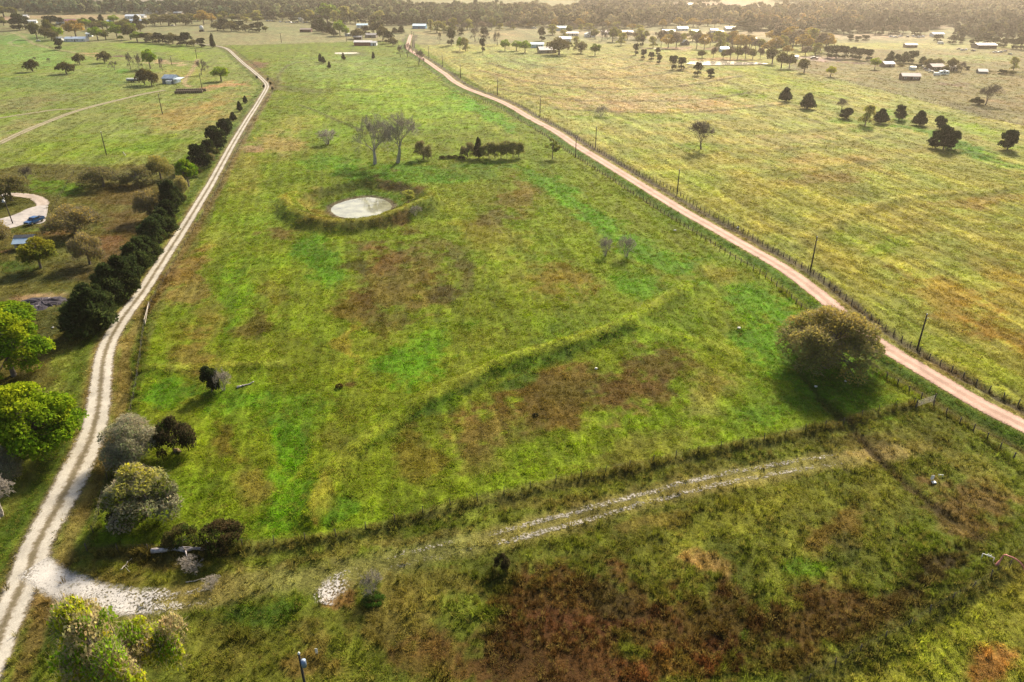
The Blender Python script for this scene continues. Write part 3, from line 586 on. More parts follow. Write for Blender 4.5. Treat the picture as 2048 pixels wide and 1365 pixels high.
ribbon('gravel_patch', GP, 4.8, road_mat('patch_gravel', (.38, .36, .33), edge=.7, patch=.9), step=.5, na=11, lift=.08,
       cover=lambda x, y: np.interp(PX(x, y)[0], [620, 640, 652, 680, 725], [.0, .45, .62, .55, .0]))
fm = road_mat('farm_track_soil', (.20, .175, .11), rut=(.26, .225, .15), centre=(.14, .14, .06), edge=.4, rutpos=.5, rutw=.22)
ribbon('farm_track', FARMT, 4.6, fm, step=2, na=9, lift=.08)
ribbon('farm_track_branch', FARMB, 3.6, fm, step=2, na=9, lift=.09)

def sheet(name, pxpoly, m, lift=.05, kind='structure', sub=1.2):
    """a flat paved area draped on the ground"""
    import bmesh
    bm = bmesh.new(); P = np.array([P0(*p) for p in pxpoly])
    P = smooth_line(np.vstack([P, P[:1]]), 4)[:-1]
    vs_ = [bm.verts.new((a, b, 0)) for a, b in P]; f = bm.faces.new(vs_)
    bmesh.ops.triangulate(bm, faces=[f])
    for _ in range(3): bmesh.ops.subdivide_edges(bm, edges=[e for e in bm.edges if e.calc_length() > sub], cuts=1, use_grid_fill=True)
    bmesh.ops.triangulate(bm, faces=bm.faces[:])
    bm.verts.ensure_lookup_table()
    xs = np.array([v.co.x for v in bm.verts]); ys = np.array([v.co.y for v in bm.verts]); zs = H(xs, ys)
    for v, z in zip(bm.verts, zs): v.co.z = z + lift
    bmesh.ops.recalc_face_normals(bm, faces=bm.faces[:])
    me = bpy.data.meshes.new(name); bm.to_mesh(me); bm.free()
    if me.polygons and me.polygons[0].normal.z < 0: me.flip_normals()
    o = mobj(name, me, m); tag(o, kind=kind); return o
sheet('concrete_driveway', [(-90,470),(-60,448),(0,438),(30,430),(55,420),(75,413),(95,412),(96,420),(93,436),(88,446),(70,450),(45,451),(20,458),(-40,472)],
      mat('worn_concrete', (.30, .275, .255), .9, var=.18, scale=.8), lift=.09)
DL = wline([(-40,396),(0,393),(25,391),(50,393),(70,397),(84,405),(86,412)])
ribbon('gravel_drive', DL, 4.2, road_mat('drive_gravel', (.30, .25, .21), rut=(.34, .29, .25), edge=.25), step=.8, lift=.075)

# ------------------------------------------------------------------ water
def water_mat(name, rgb, rough=.06, spec=.5, var=.2, scale=.12):
    m = mat(name, rgb, rough, 0, var, scale, .0, spec)
    n = m.node_tree.nodes; l = m.node_tree.links; b = n['Principled BSDF']
    geo = n.new('ShaderNodeNewGeometry'); nz = n.new('ShaderNodeTexNoise'); nz.inputs['Scale'].default_value = 1.5; nz.inputs['Detail'].default_value = 3
    l.new(geo.outputs['Position'], nz.inputs['Vector'])
    bp = n.new('ShaderNodeBump'); bp.inputs['Strength'].default_value = .05; bp.inputs['Distance'].default_value = .05
    l.new(nz.outputs['Fac'], bp.inputs['Height']); l.new(bp.outputs[0], b.inputs['Normal'])
    return m
def water(name, cx, cy, rx, ry, z, m, seed=0):
    V = [(cx, cy, z)]; n = 72
    for k in range(n):
        t = 2 * math.pi * k / n; w = 1 + .10 * math.sin(3 * t + seed) + .05 * math.sin(7 * t + 2 * seed)
        V.append((cx + rx * w * math.cos(t), cy + ry * w * math.sin(t), z))
    me = mesh_from(name, V, [(0, 1 + k, 1 + (k + 1) % n) for k in range(n)])
    o = mobj(name, me, m); tag(o, kind='structure'); return o
water('stock_pond_water', PCX, PCY, PRX * .48, PRY * .48, WATER_Z, water_mat('muddy_water', (.21, .21, .135), rough=.05, spec=.9, var=.4, scale=.35))
wm = water_mat('bright_water', (.30, .27, .20), rough=.12, spec=.9)
def far_water(name, px0, px1, py, pyt, seed, m=wm):
    x0, y0 = P0(px0, py); x1, y1 = P0(px1, py); xt, yt = P0((px0 + px1) / 2, pyt); xb, yb = P0((px0 + px1) / 2, 2 * py - pyt)
    cx, cy = (x0 + x1) / 2, (yt + yb) / 2
    rx, ry = abs(x1 - x0) / 2, abs(yt - yb) / 2
    xs = cx + rx * np.linspace(-1, 1, 9)[:, None] * np.ones((1, 9)); ys = cy + ry * np.linspace(-1, 1, 9)[None] * np.ones((9, 1))
    z = float(H(xs.ravel(), ys.ravel()).max()) + .06
    return water(name, cx, cy, rx, ry, z, m, seed)
far_water('roadside_pond_water', 667, 716, 106.5, 104.6, 1)
far_water('meadow_pond_water', 1367, 1526, 129.5, 125.5, 2)
far_water('distant_pond_water', 1306, 1322, 97.5, 96.6, 3)
# ------------------------------------------------------------------ foliage and bark
def foliage_mat():
    m = bpy.data.materials.new('foliage'); m.use_nodes = True
    n = m.node_tree.nodes; l = m.node_tree.links
    for q in list(n):
        if q.type != 'OUTPUT_MATERIAL': n.remove(q)
    at = n.new('ShaderNodeAttribute'); at.attribute_name = 'col'
    oi = n.new('ShaderNodeObjectInfo')
    mx = n.new('ShaderNodeMix'); mx.data_type = 'RGBA'; mx.blend_type = 'MULTIPLY'; mx.inputs[0].default_value = 1
    l.new(at.outputs['Color'], mx.inputs[6]); l.new(oi.outputs['Color'], mx.inputs[7])
    d = n.new('ShaderNodeBsdfDiffuse'); t = n.new('ShaderNodeBsdfTranslucent'); ms = n.new('ShaderNodeMixShader'); ms.inputs[0].default_value = .45
    l.new(mx.outputs[2], d.inputs['Color']); l.new(mx.outputs[2], t.inputs['Color'])
    l.new(d.outputs[0], ms.inputs[1]); l.new(t.outputs[0], ms.inputs[2]); l.new(ms.outputs[0], n['Material Output'].inputs['Surface'])
    return m
FOL = foliage_mat()
BARK = mat('bark', (.13, .105, .085), .95, var=.35, scale=2.5, bump=.4)
PALEBARK = mat('pale_bark', (.30, .265, .22), .95, var=.3, scale=2.5, bump=.4)

def unit(v): return v / (np.linalg.norm(v, axis=-1, keepdims=True) + 1e-9)
def cards(C, Nrm, T, L, Wd, col):
    """leaf cards: centre, normal, long axis, half length, half width -> V,F,col (each card a bent quad)"""
    B = unit(np.cross(Nrm, T)); n = len(C)
    L = np.asarray(L)[:, None]; Wd = np.asarray(Wd)[:, None]
    V = np.empty((n, 4, 3)); V[:, 0] = C - T * L; V[:, 1] = C + B * Wd + Nrm * Wd * .25; V[:, 2] = C + T * L; V[:, 3] = C - B * Wd + Nrm * Wd * .25
    F = np.arange(n * 4).reshape(n, 4)
    return V.reshape(-1, 3), F, np.repeat(col, 4, axis=0)
def lobes(rs, kind, w, h, n):
    """clump centres and radii of a crown w wide and h high (base at z=0)"""
    out = []
    for k in range(n):
        if kind == 'round':
            t = rs.rand() * 2 * math.pi; zc = rs.uniform(-.75, 1.0)
            rr = math.sqrt(max(0, 1 - zc * zc)) * rs.uniform(.45, .92)
            out.append((math.cos(t) * rr * w * .38, math.sin(t) * rr * w * .38, h * (.60 + .28 * zc), w * rs.uniform(.11, .19)))
        elif kind == 'dome':
            t = rs.rand() * 2 * math.pi; f = math.sqrt(rs.rand()) * .96
            out.append((math.cos(t) * f * w * .40, math.sin(t) * f * w * .40, h * (.10 + .74 * math.sqrt(1 - f * f) * (1 - .85 * rs.rand() ** 2.2)), w * rs.uniform(.10, .17)))
        elif kind == 'cedar':
            z = (k + .5) / n; t = k * 2.4 + rs.rand() * 1.2
            prof = (1 - z) ** .75 * (.55 + .45 * min(1, z * 5)) + .05
            f = rs.uniform(.35, .95)
            out.append((math.cos(t) * f * w * .40 * prof, math.sin(t) * f * w * .40 * prof, h * (.08 + .86 * z), w * (.09 + .15 * prof) * rs.uniform(.75, 1.25)))
        elif kind == 'cluster':
            cx_, cy_, cz_, q = [(-.28, -.05, .36, .22), (.16, .02, .58, .24), (.12, -.14, .34, .26), (.06, .12, .80, .17), (-.02, .2, .5, .22)][k % 5]
            d_ = unit(rs.normal(size=3)) * rs.uniform(.3, 1.0)
            out.append(((cx_ + d_[0] * q) * w, (cy_ + d_[1] * q) * w, h * (cz_ + d_[2] * q * .75), w * rs.uniform(.06, .12)))
        elif kind == 'tall':
            t = rs.rand() * 2 * math.pi; z = rs.uniform(.12, .93); prof = math.sin(min(1, .25 + z) * math.pi * .78)
            f = rs.uniform(.2, .9)
            out.append((math.cos(t) * f * w * .38 * prof, math.sin(t) * f * w * .38 * prof, h * z, w * rs.uniform(.12, .2)))
    return np.array(out)
def segs_tube(Pa, Pb, ra, rb, n=4):
    Pa = np.asarray(Pa, float); Pb = np.asarray(Pb, float); ra = np.asarray(ra, float); rb = np.asarray(rb, float)
    D = unit(Pb - Pa); ref = np.where(np.abs(D[:, 2:3]) < .9, np.array([[0, 0, 1.]]), np.array([[1., 0, 0]]))
    A = unit(np.cross(D, ref)); B = np.cross(D, A); m = len(Pa)
    V = np.empty((m, 2, n, 3))
    for k in range(n):
        t = 2 * math.pi * k / n; o = A * math.cos(t) + B * math.sin(t)
        V[:, 0, k] = Pa + o * ra[:, None]; V[:, 1, k] = Pb + o * rb[:, None]
    base = (np.arange(m) * 2 * n)[:, None]
    F = []
    for k in range(n):
        k2 = (k + 1) % n; F.append(base + np.array([[k, k2, n + k2, n + k]]))
    return V.reshape(-1, 3), np.concatenate(F, 0)
def limbs(rs, LB, h, w, trunk_r, th=.32, lean=(0, 0)):
    """trunk and limbs reaching to the clumps"""
    Pa, Pb, ra, rb = [], [], [], []
    top = np.array([lean[0], lean[1], h * th]); mid = np.array([lean[0] * .3 + rs.uniform(-.1, .1) * trunk_r, lean[1] * .3, h * th * .5])
    b0 = np.array([0, 0, -.15])
    for a, b, r0, r1 in ((b0, mid, trunk_r * 1.25, trunk_r), (mid, top, trunk_r, trunk_r * .85)):
        Pa.append(a); Pb.append(b); ra.append(r0); rb.append(r1)
    for c in LB:
        e = c[:3]; s = top + (e - top) * 0; m1 = top * .6 + e * .4 + rs.uniform(-.06, .06, 3) * w + np.array([0, 0, .04 * h]); r = trunk_r * rs.uniform(.28, .5)
        Pa += [s, m1]; Pb += [m1, e]; ra += [r, r * .7]; rb += [r * .7, r * .2]
    return segs_tube(Pa, Pb, ra, rb, 6)
def leafy(name, seed, w, h, nl, nleaf, leaf, kind='round', pal=((.07,.12,.015),), sliver=0.0, sl_len=.5, sl_w=.02, sl_col=(.16,.14,.09), topcol=None, trunk_r=None, th=.32, ragged=.35, rsc=1.0):
    """-> (crown mesh, trunk mesh). pal: palette a clump picks from; sliver: share of bare-twig cards"""
    rs = np.random.RandomState(seed); LB = lobes(rs, kind, w, h, nl); LB[:, 3] *= rsc
    pr = LB[:, 3] ** 2; cnt = np.maximum(6, (nleaf * pr / pr.sum()).astype(int))
    VV, FF, CC = [], [], []; off = 0
    pal = np.array(pal)
    for (cx, cy, cz, r), c in zip(LB, cnt):
        d = unit(rs.normal(size=(c, 3)))
        d[:, 2] = np.where(d[:, 2] < -.35, -d[:, 2], d[:, 2])
        rad = r * (1 - ragged * rs.rand(c) ** 1.5 + .22 * rs.rand(c) ** 3)
        pos = np.array([cx, cy, cz]) + d * rad[:, None] * np.array([1, 1, .85])
        base = pal[rs.randint(len(pal))]
        col = base * rs.uniform(.72, 1.3, (c, 1)) * rs.uniform(.9, 1.1, (c, 3)) * rs.uniform(.85, 1.15)
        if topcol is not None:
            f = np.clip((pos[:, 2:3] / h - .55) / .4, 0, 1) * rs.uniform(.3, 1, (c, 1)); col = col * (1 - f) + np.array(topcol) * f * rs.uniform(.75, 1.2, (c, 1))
        is_s = rs.rand(c) < sliver
        nrm = unit(d * .8 + rs.normal(size=(c, 3)) * .7)
        T = unit(np.cross(nrm, rs.normal(size=(c, 3))))
        Ts = unit(d + rs.normal(size=(c, 3)) * .35); ns = unit(np.cross(Ts, rs.normal(size=(c, 3))))
        if kind == 'cedar':
            T = unit(d * .8 + np.array([0, 0, .7]) + rs.normal(size=(c, 3)) * .45); nrm = unit(np.cross(T, rs.normal(size=(c, 3))))
        nrm = np.where(is_s[:, None], ns, nrm); T = np.where(is_s[:, None], Ts, T)
        ll = leaf * rs.uniform(.6, 1.35, c); L = np.where(is_s, sl_len * rs.uniform(.5, 1.4, c), ll * (1.5 if kind == 'cedar' else 1)); Wd = np.where(is_s, sl_w, ll * (.5 if kind == 'cedar' else .72))
        col = np.where(is_s[:, None], np.array(sl_col) * rs.uniform(.7, 1.35, (c, 1)), col)
        V, F, C = cards(pos, nrm, T, L, Wd, col)
        VV.append(V); FF.append(F + off); CC.append(C); off += len(V)
    crown = np_mesh(name + '_crown', np.concatenate(VV), np.concatenate(FF), np.concatenate(CC)); crown.materials.append(FOL)
    tr = trunk_r or w * .028
    V, F = limbs(rs, LB, h, w, tr, th); trunk = np_mesh(name + '_trunk', V, F, smooth=True); trunk.materials.append(BARK)
    return dict(crown=crown, trunk=trunk, w=w, h=h)
def bare(name, seed, w, h, depth=5, twigs=3, trunk_r=.35, spread=.55, th=.22, pale=False, tw_r=.012, stems=1):
    rs = np.random.RandomState(seed)
    lim = [[], [], [], []]; tw = [[], [], [], []]
    def grow(p, d, ln, r, lev):
        nseg = 2 if lev > 1 else 3
        q = p
        for i in range(nseg):
            d = unit(d + rs.normal(size=3) * .16 + np.array([0, 0, .05])); e = q + d * ln / nseg
            r2 = max(tw_r * .7, r * (1 - .22 * (i + 1) / nseg * 1.5))
            T_ = lim if lev < depth - 1 else tw
            T_[0].append(q); T_[1].append(e); T_[2].append(r); T_[3].append(r2); q = e; r = r2
        if lev >= depth: return
        nk = 6 if lev == 0 and stems == 1 else twigs + (1 if rs.rand() < .5 else 0)
        for k in range(nk):
            a = rs.normal(size=3); a = unit(a - d * a.dot(d)); s = rs.uniform(.35, 1.0) * spread * 1.35
            if lev == 0: t_ = 6.283 * k / nk + rs.rand() * .6; a = np.array([math.cos(t_), math.sin(t_), 0]); s = spread * rs.uniform(.6, 1.3)
            nd = unit(d * math.cos(s) + a * math.sin(s) + np.array([0, 0, .10]))
            grow(q - d * ln * rs.uniform(0, .45), nd, ln * rs.uniform(.58, .82), max(tw_r, r * rs.uniform(.5, .72)), lev + 1)
    for s_ in range(stems):
        a = rs.rand() * 6.28; d0 = unit(np.array([math.cos(a) * .35 * (stems > 1), math.sin(a) * .35 * (stems > 1), 1.0]))
        grow(np.array([math.cos(a), math.sin(a), 0]) * .15 * (stems > 1) + np.array([0, 0, -.1]), d0, th * h, trunk_r, 0)
    allp = np.array(lim[1] + tw[1]); hh = np.percentile(allp[:, 2], 99.5); ww = 2 * np.percentile(np.hypot(allp[:, 0], allp[:, 1]), 97)
    sc = np.array([w / ww, w / ww, h / hh])
    def mk(nm, T_, n):
        V, F = segs_tube(np.array(T_[0]) * sc, np.array(T_[1]) * sc, T_[2], T_[3], n)
        me = np_mesh(nm, V, F); me.materials.append(PALEBARK if pale else BARK); return me
    return dict(crown=mk(name + '_twigs', tw, 3), trunk=mk(name + '_trunk', lim, 5), w=w, h=h, part='twigs')

G_BRIGHT = ((.17,.26,.012),(.15,.25,.01),(.22,.28,.012),(.12,.21,.012))
G_YELL = ((.34,.36,.02),(.40,.37,.02),(.28,.35,.016),(.36,.30,.13),(.20,.32,.014))
G_OLIVE = ((.15,.15,.045),(.18,.165,.05),(.125,.13,.04))
G_GOLD = ((.24,.19,.05),(.20,.17,.055),(.16,.15,.055))
G_CEDAR = ((.030,.044,.014),(.038,.052,.015),(.024,.036,.012))
G_GREY = ((.26,.25,.15),(.29,.26,.17),(.21,.225,.11))
PR = {}
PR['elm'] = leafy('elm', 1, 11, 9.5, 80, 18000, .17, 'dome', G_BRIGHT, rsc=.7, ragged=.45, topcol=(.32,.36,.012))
PR['elm2'] = leafy('elm2', 2, 9, 8.5, 55, 11000, .17, 'round', G_BRIGHT, rsc=.75, ragged=.45)
PR['pecan'] = leafy('pecan', 3, 13, 10, 70, 21000, .15, 'cluster', G_YELL, sliver=.3, sl_len=.55, sl_w=.02, sl_col=(.38,.31,.20))
PR['hackberry'] = leafy('hackberry', 4, 9, 6.5, 34, 13000, .16, 'dome', G_GREY, sliver=.55, sl_len=.5, sl_w=.018, sl_col=(.34,.31,.22))
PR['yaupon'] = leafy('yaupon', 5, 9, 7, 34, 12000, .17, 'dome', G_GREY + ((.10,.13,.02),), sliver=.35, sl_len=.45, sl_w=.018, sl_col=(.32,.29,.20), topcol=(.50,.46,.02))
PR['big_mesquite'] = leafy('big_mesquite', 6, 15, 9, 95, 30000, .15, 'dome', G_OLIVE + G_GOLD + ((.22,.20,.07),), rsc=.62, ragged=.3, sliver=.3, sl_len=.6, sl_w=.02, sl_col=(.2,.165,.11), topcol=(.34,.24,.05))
PR['mesquite'] = leafy('mesquite', 7, 10, 6, 34, 8000, .17, 'dome', G_GOLD + ((.09,.09,.045),), sliver=.5, sl_len=.5, sl_w=.02, sl_col=(.2,.175,.12), topcol=(.38,.28,.07))
PR['mesquite2'] = leafy('mesquite2', 8, 9, 6.5, 28, 6500, .18, 'dome', G_OLIVE, sliver=.45, sl_len=.5, sl_w=.02, sl_col=(.19,.17,.12), topcol=(.28,.23,.06), th=.42)
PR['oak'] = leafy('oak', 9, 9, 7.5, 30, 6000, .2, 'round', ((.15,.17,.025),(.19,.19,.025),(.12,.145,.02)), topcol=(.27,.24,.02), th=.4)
PR['cedar'] = leafy('cedar', 10, 5.5, 7, 30, 6500, .20, 'cedar', G_CEDAR, th=.5, trunk_r=.16, ragged=.5)
PR['cedar2'] = leafy('cedar2', 11, 6.5, 6.5, 34, 7000, .20, 'tall', G_CEDAR, th=.5, trunk_r=.16, ragged=.5)
PR['scrub'] = leafy('scrub', 12, 6, 3, 20, 5000, .14, 'dome', ((.03,.032,.012),(.045,.04,.016),(.03,.045,.01)), sliver=.3, sl_len=.4, sl_w=.016, sl_col=(.12,.085,.05), trunk_r=.08)
PR['willow'] = leafy('willow', 13, 5, 5, 24, 4000, .15, 'dome', ((.26,.28,.05),(.20,.22,.045)), sliver=.4, sl_len=.6, sl_w=.018, sl_col=(.22,.20,.10), trunk_r=.1)
PR['sapling'] = leafy('sapling', 14, 3.4, 4.6, 9, 900, .15, 'round', ((.15,.19,.02),(.18,.19,.04)), trunk_r=.07, th=.5)
PR['bare'] = bare('bare', 21, 14, 15, 5, 4, .62, .55, .24, pale=True, tw_r=.022)
PR['bare2'] = bare('bare2', 22, 13, 14, 5, 4, .56, .6, .22, pale=True, tw_r=.022)
PR['bare_oak'] = bare('bare_oak', 23, 11, 9, 6, 3, .36, .7, .2, tw_r=.024)
PR['bare_shrub'] = bare('bare_shrub', 24, 5, 4.5, 4, 3, .08, .7, .26, tw_r=.015, stems=7, pale=True)
PR['gnarl'] = bare('gnarl', 25, 9, 6, 6, 3, .3, .85, .22, pale=True, tw_r=.02, stems=2)
# lighter versions for the middle and far distance
PR['f_oak'] = leafy('f_oak', 31, 9, 7.5, 22, 1500, .36, 'round', ((.12,.14,.03),(.15,.16,.03),(.10,.12,.025)), topcol=(.21,.20,.04), th=.4, trunk_r=.3)
PR['f_dome'] = leafy('f_dome', 32, 10, 6, 20, 1400, .36, 'dome', ((.14,.13,.05),(.12,.115,.04)), topcol=(.22,.19,.06), sliver=.25, sl_len=.9, sl_w=.05, sl_col=(.11,.095,.06), trunk_r=.3, th=.4)
PR['f_green'] = leafy('f_green', 33, 9, 7, 20, 1500, .36, 'round', ((.19,.28,.016),(.23,.29,.02),(.16,.24,.014)), trunk_r=.28, th=.4)
PR['f_yellow'] = leafy('f_yellow', 34, 9, 8, 20, 1400, .36, 'tall', ((.31,.30,.05),(.34,.30,.08),(.25,.27,.05)), trunk_r=.25, th=.4, sliver=.2, sl_len=.8, sl_w=.05, sl_col=(.2,.16,.09))
PR['f_gold'] = leafy('f_gold', 35, 10, 8, 22, 1400, .36, 'round', ((.32,.21,.04),(.27,.19,.05),(.36,.24,.05)), trunk_r=.28, th=.4)
PR['f_cedar'] = leafy('f_cedar', 36, 6, 7, 22, 1300, .34, 'cedar', G_CEDAR, trunk_r=.2, th=.5, ragged=.5)
PR['f_cedar2'] = leafy('f_cedar2', 37, 8, 7, 22, 1400, .36, 'tall', ((.032,.040,.015),(.024,.032,.012)), trunk_r=.2, th=.5, ragged=.5)
PR['f_brown'] = leafy('f_brown', 38, 9, 7, 20, 1200, .36, 'round', ((.19,.145,.09),(.16,.125,.085)), sliver=.4, sl_len=.9, sl_w=.05, sl_col=(.13,.10,.075), trunk_r=.25, th=.4)
PR['f_bare'] = bare('f_bare', 39, 9, 9, 5, 3, .26, .65, .22, tw_r=.035)

TREE_N = 0
def tree(kind, bx, by, wpx, hpx, name, label, cat='tree', group=None, tint=(1, 1, 1), rz=None):
    """a tree whose foot is at pixel (bx,by) and whose crown measures wpx x hpx in the photograph"""
    global TREE_N
    TREE_N += 1
    p = PR[kind]; x, y, z = G(bx, by); k = ppm(x, y, z)
    dep = math.atan2(CAM_H, math.hypot(x, y))
    w = wpx / k; h = (hpx / k - .30 * w * math.sin(dep)) / math.cos(dep)
    h = max(h, .35 * w * .8)
    e = empty(name, (x, y, z), rz if rz is not None else (TREE_N * 2.399) % 6.283, label, cat, group)
    sx = w / p['w']; e.scale = (sx, sx, h / p['h'])
    c = mobj(p.get('part', 'crown'), p['crown'], None, e); c.color = (*tint, 1)
    mobj('trunk', p['trunk'], None, e)
    return e
T = tree
# ---- big trees and shrubs of the foreground and middle ground
T('elm2', 12,668,160,72,'leafy_tree','bright green leafy tree right behind a larger one, beside the burnt ash pile')
T('elm', 28,752,172,156,'leafy_tree','rounded bright green tree between the ash pile and the largest green tree')
T('elm', 72,905,214,172,'leafy_tree','largest bright green tree with yellow sunlit side, left of the bend in the dirt track')
T('hackberry', 6,962,84,86,'grey_tree','grey green twiggy tree under the largest bright green tree')
T('gnarl', 0,1036,112,104,'bare_tree','gnarled pale grey leafless tree beside the dirt track')
T('hackberry', 268,918,126,100,'grey_tree','pale grey twiggy tree leaning over the edge of the dirt track')
T('scrub', 350,906,82,78,'dark_thicket','dark brown thicket beside the pale grey twiggy tree','bush')
T('yaupon', 292,1034,152,122,'yellow_topped_tree','grey tree with bright yellow top beside the fence corner')
T('scrub', 250,1046,70,40,'dark_thicket','low dark bush in the shade under the yellow topped tree','bush')
T('scrub', 440,1092,100,56,'dark_thicket','low dark scrub growing behind the long fallen trunk','bush', tint=(1.2,1.1,1))
T('scrub', 365,1088,70,44,'dark_thicket','small olive scrub at the thick end of the fallen trunk','bush', tint=(1.6,1.7,1.2))
T('pecan', 262,1425,250,300,'yellow_tree','yellow green half leafed tree beside the white gravel apron')
T('bare_shrub', 384,1142,52,34,'dead_brush','small grey dead bush below the fallen trunk','bush', tint=(1,1,1))
T('bare_shrub', 424,1172,44,24,'dead_brush','low dead bush at the edge of the gravel spur','bush')
T('bare_shrub', 745,1192,48,54,'bare_shrub','pinkish leafless shrub beside the white gravel patch','bush')
T('scrub', 748,1204,48,18,'low_green_bush','low green bush under the pinkish leafless shrub','bush', tint=(1.3,2.2,1))
T('scrub', 1003,1138,34,34,'dark_thicket','small dark bush at the edge of the rust coloured grass','bush')
T('cedar2', 424,783,46,54,'dark_cedar','round dark cedar with a short log beside it in the green field', tint=(1.0,1.0,1.0))
T('bare_shrub', 447,782,42,50,'brown_shrub','brown twiggy shrub grown into the side of the round dark cedar','bush')
T('scrub', 678,775,16,9,'weed_clump','small brown weed clump alone in the green field','bush', tint=(2,1.4,1))
T('scrub', 1071,834,14,9,'weed_clump','small dark weed clump on the brown patch below the curved ridge','bush')
T('big_mesquite', 1652,735,240,148,'mesquite_tree','huge rounded olive brown tree between the field and the red road', tint=(1.35,1.4,1.2))
T('bare_shrub', 1211,512,36,40,'bare_shrub','paler of two leafless shrubs standing together in the green field','bush')
T('bare_shrub', 1252,514,40,48,'bare_shrub','darker of two leafless shrubs standing together in the green field','bush')
T('bare_shrub', 1202,233,28,22,'bare_shrub','lone leafless shrub on the tan terraces across the red road','bush')
T('bare_oak', 1402,299,58,58,'bare_tree','lone leafless tree on a green patch across the red road')
T('sapling', 1105,318,36,44,'sapling','thin young green tree beside the roadside fence')
T('bare2', 750,329,92,96,'bare_tree','smaller of the two tall leafless trees behind the stock pond')
T('bare', 796,326,100,104,'bare_tree','larger of the two tall leafless trees behind the stock pond')
T('mesquite2', 847,319,38,42,'round_shrub','round olive twiggy shrub beside the tall leafless trees','bush')
T('bare_shrub', 656,289,52,32,'bare_shrub','low brownish leafless shrub left of the two tall leafless trees','bush')
T('willow', 817,408,34,32,'yellow_bush','yellow green bush on the inner bank of the stock pond','bush', tint=(1.7,1.7,1.2))
T('bare_shrub', 830,415,26,22,'brown_shrub','dead brown brush beside the yellow bush on the pond bank','bush')
T('mesquite2', 935,315,34,34,'grey_shrub','grey shrub at the end of the hedge behind the stock pond','bush')
T('cedar', 957,317,22,42,'dark_cedar','narrow dark cedar in the hedge behind the stock pond')
for i, (bx, by, w_, h_) in enumerate([(966,318,26,32),(978,317,30,36),(990,318,30,38),(1002,317,30,38),(1014,317,30,40),(1026,316,30,38),(1037,315,26,34)]):
    T('willow', bx, by, w_, h_, 'willow_shrub', 'olive willow in the hedge behind the stock pond', 'bush', 'willows of the pond hedge')
for bx, by in [(885,318),(898,317),(910,317),(922,318)]:
    T('scrub', bx, by, 16, 7, 'hedge_bush', 'low dark bush in the gap of the pond hedge', 'bush', 'low bushes of the pond hedge', tint=(1.4,1.5,1))
# ---- yard trees
T('mesquite2', 24,402,82,62,'live_oak','broad olive tree beside the curved gravel drive', tint=(.85,.85,.8))
T('bare_oak', 55,367,26,34,'bare_tree','small leafless tree at the yard fence')
T('mesquite2', 208,373,92,50,'mesquite_tree','wide grey twiggy tree at the back of the yard', tint=(.95,.95,1))
T('mesquite2', 275,371,64,44,'mesquite_tree','smaller grey twiggy tree beside the wide one at the back of the yard')
T('mesquite', 322,358,54,50,'yellow_tree','yellowish rounded tree at the back corner of the yard', tint=(1.15,1.25,.8))
T('elm2', 378,374,54,60,'leafy_tree','bright green leafy tree among the cedars beside the track', tint=(.95,1,1))
T('mesquite', 366,394,30,44,'pale_shrub','pale yellow twiggy shrub among the cedars beside the track','bush', tint=(1.4,1.5,1.2))
T('mesquite', 302,440,64,66,'gold_tree','golden olive tree at the inner side of the cedar row')
T('mesquite', 152,470,116,66,'mesquite_tree','wide golden twiggy tree beside the concrete driveway')
T('mesquite', 180,529,74,70,'mesquite_tree','golden twiggy tree on the bare brown yard')
T('oak', 82,537,84,64,'leafy_tree','green and yellow round tree in front of the small shed')
T('mesquite', -4,496,68,62,'mesquite_tree','golden twiggy tree left of the small shed')
for bx, by, w_, h_ in [(345,437,44,66),(330,470,52,66),(308,500,54,66),(296,524,60,68),(272,548,62,74),(250,592,68,80),(224,606,70,84),(210,648,62,84),(180,668,94,112),(352,412,36,44),(318,488,50,60),(284,536,58,66),(262,568,60,70),(238,600,60,72),(196,660,66,90),(338,452,44,56),(165,664,60,70)]:
    T(rnd.choice(['cedar','cedar2']), bx, by, w_ * 1.12, h_ * rnd.uniform(.85, 1.15), 'cedar_tree', 'dark green cedar in the dense row beside the pale dirt track', 'tree', 'cedars of the row beside the dirt track', tint=[(rnd.uniform(.7, 1.7),) * 3][0])
for bx, by, w_, h_ in [(402,338,54,50),(418,320,40,40),(434,299,50,46),(452,276,36,38),(458,262,22,24)]:
    T(rnd.choice(['cedar','cedar2']), bx, by, w_, h_, 'cedar_tree', 'dark cedar in the thinner end of the trackside row', 'tree', 'cedars at the thin end of the row')
for bx, by, w_, h_ in [(467,242,16,18),(480,223,14,20),(491,207,11,15)]:
    T('cedar', bx, by, w_, h_, 'small_cedar', 'small dark cedar standing alone beside the dirt track', 'tree', 'small lone trackside cedars')
for bx, by in [(514,158),(528,176),(541,170),(536,162),(545,180)]:
    T('cedar2', bx, by, 6, 6, 'small_cedar', 'tiny dark bush at the bend of the dirt track', 'bush', 'tiny bushes at the track bend')
T('mesquite2', 415,332,40,30,'olive_shrub','olive shrub grown into the trackside cedars','bush')
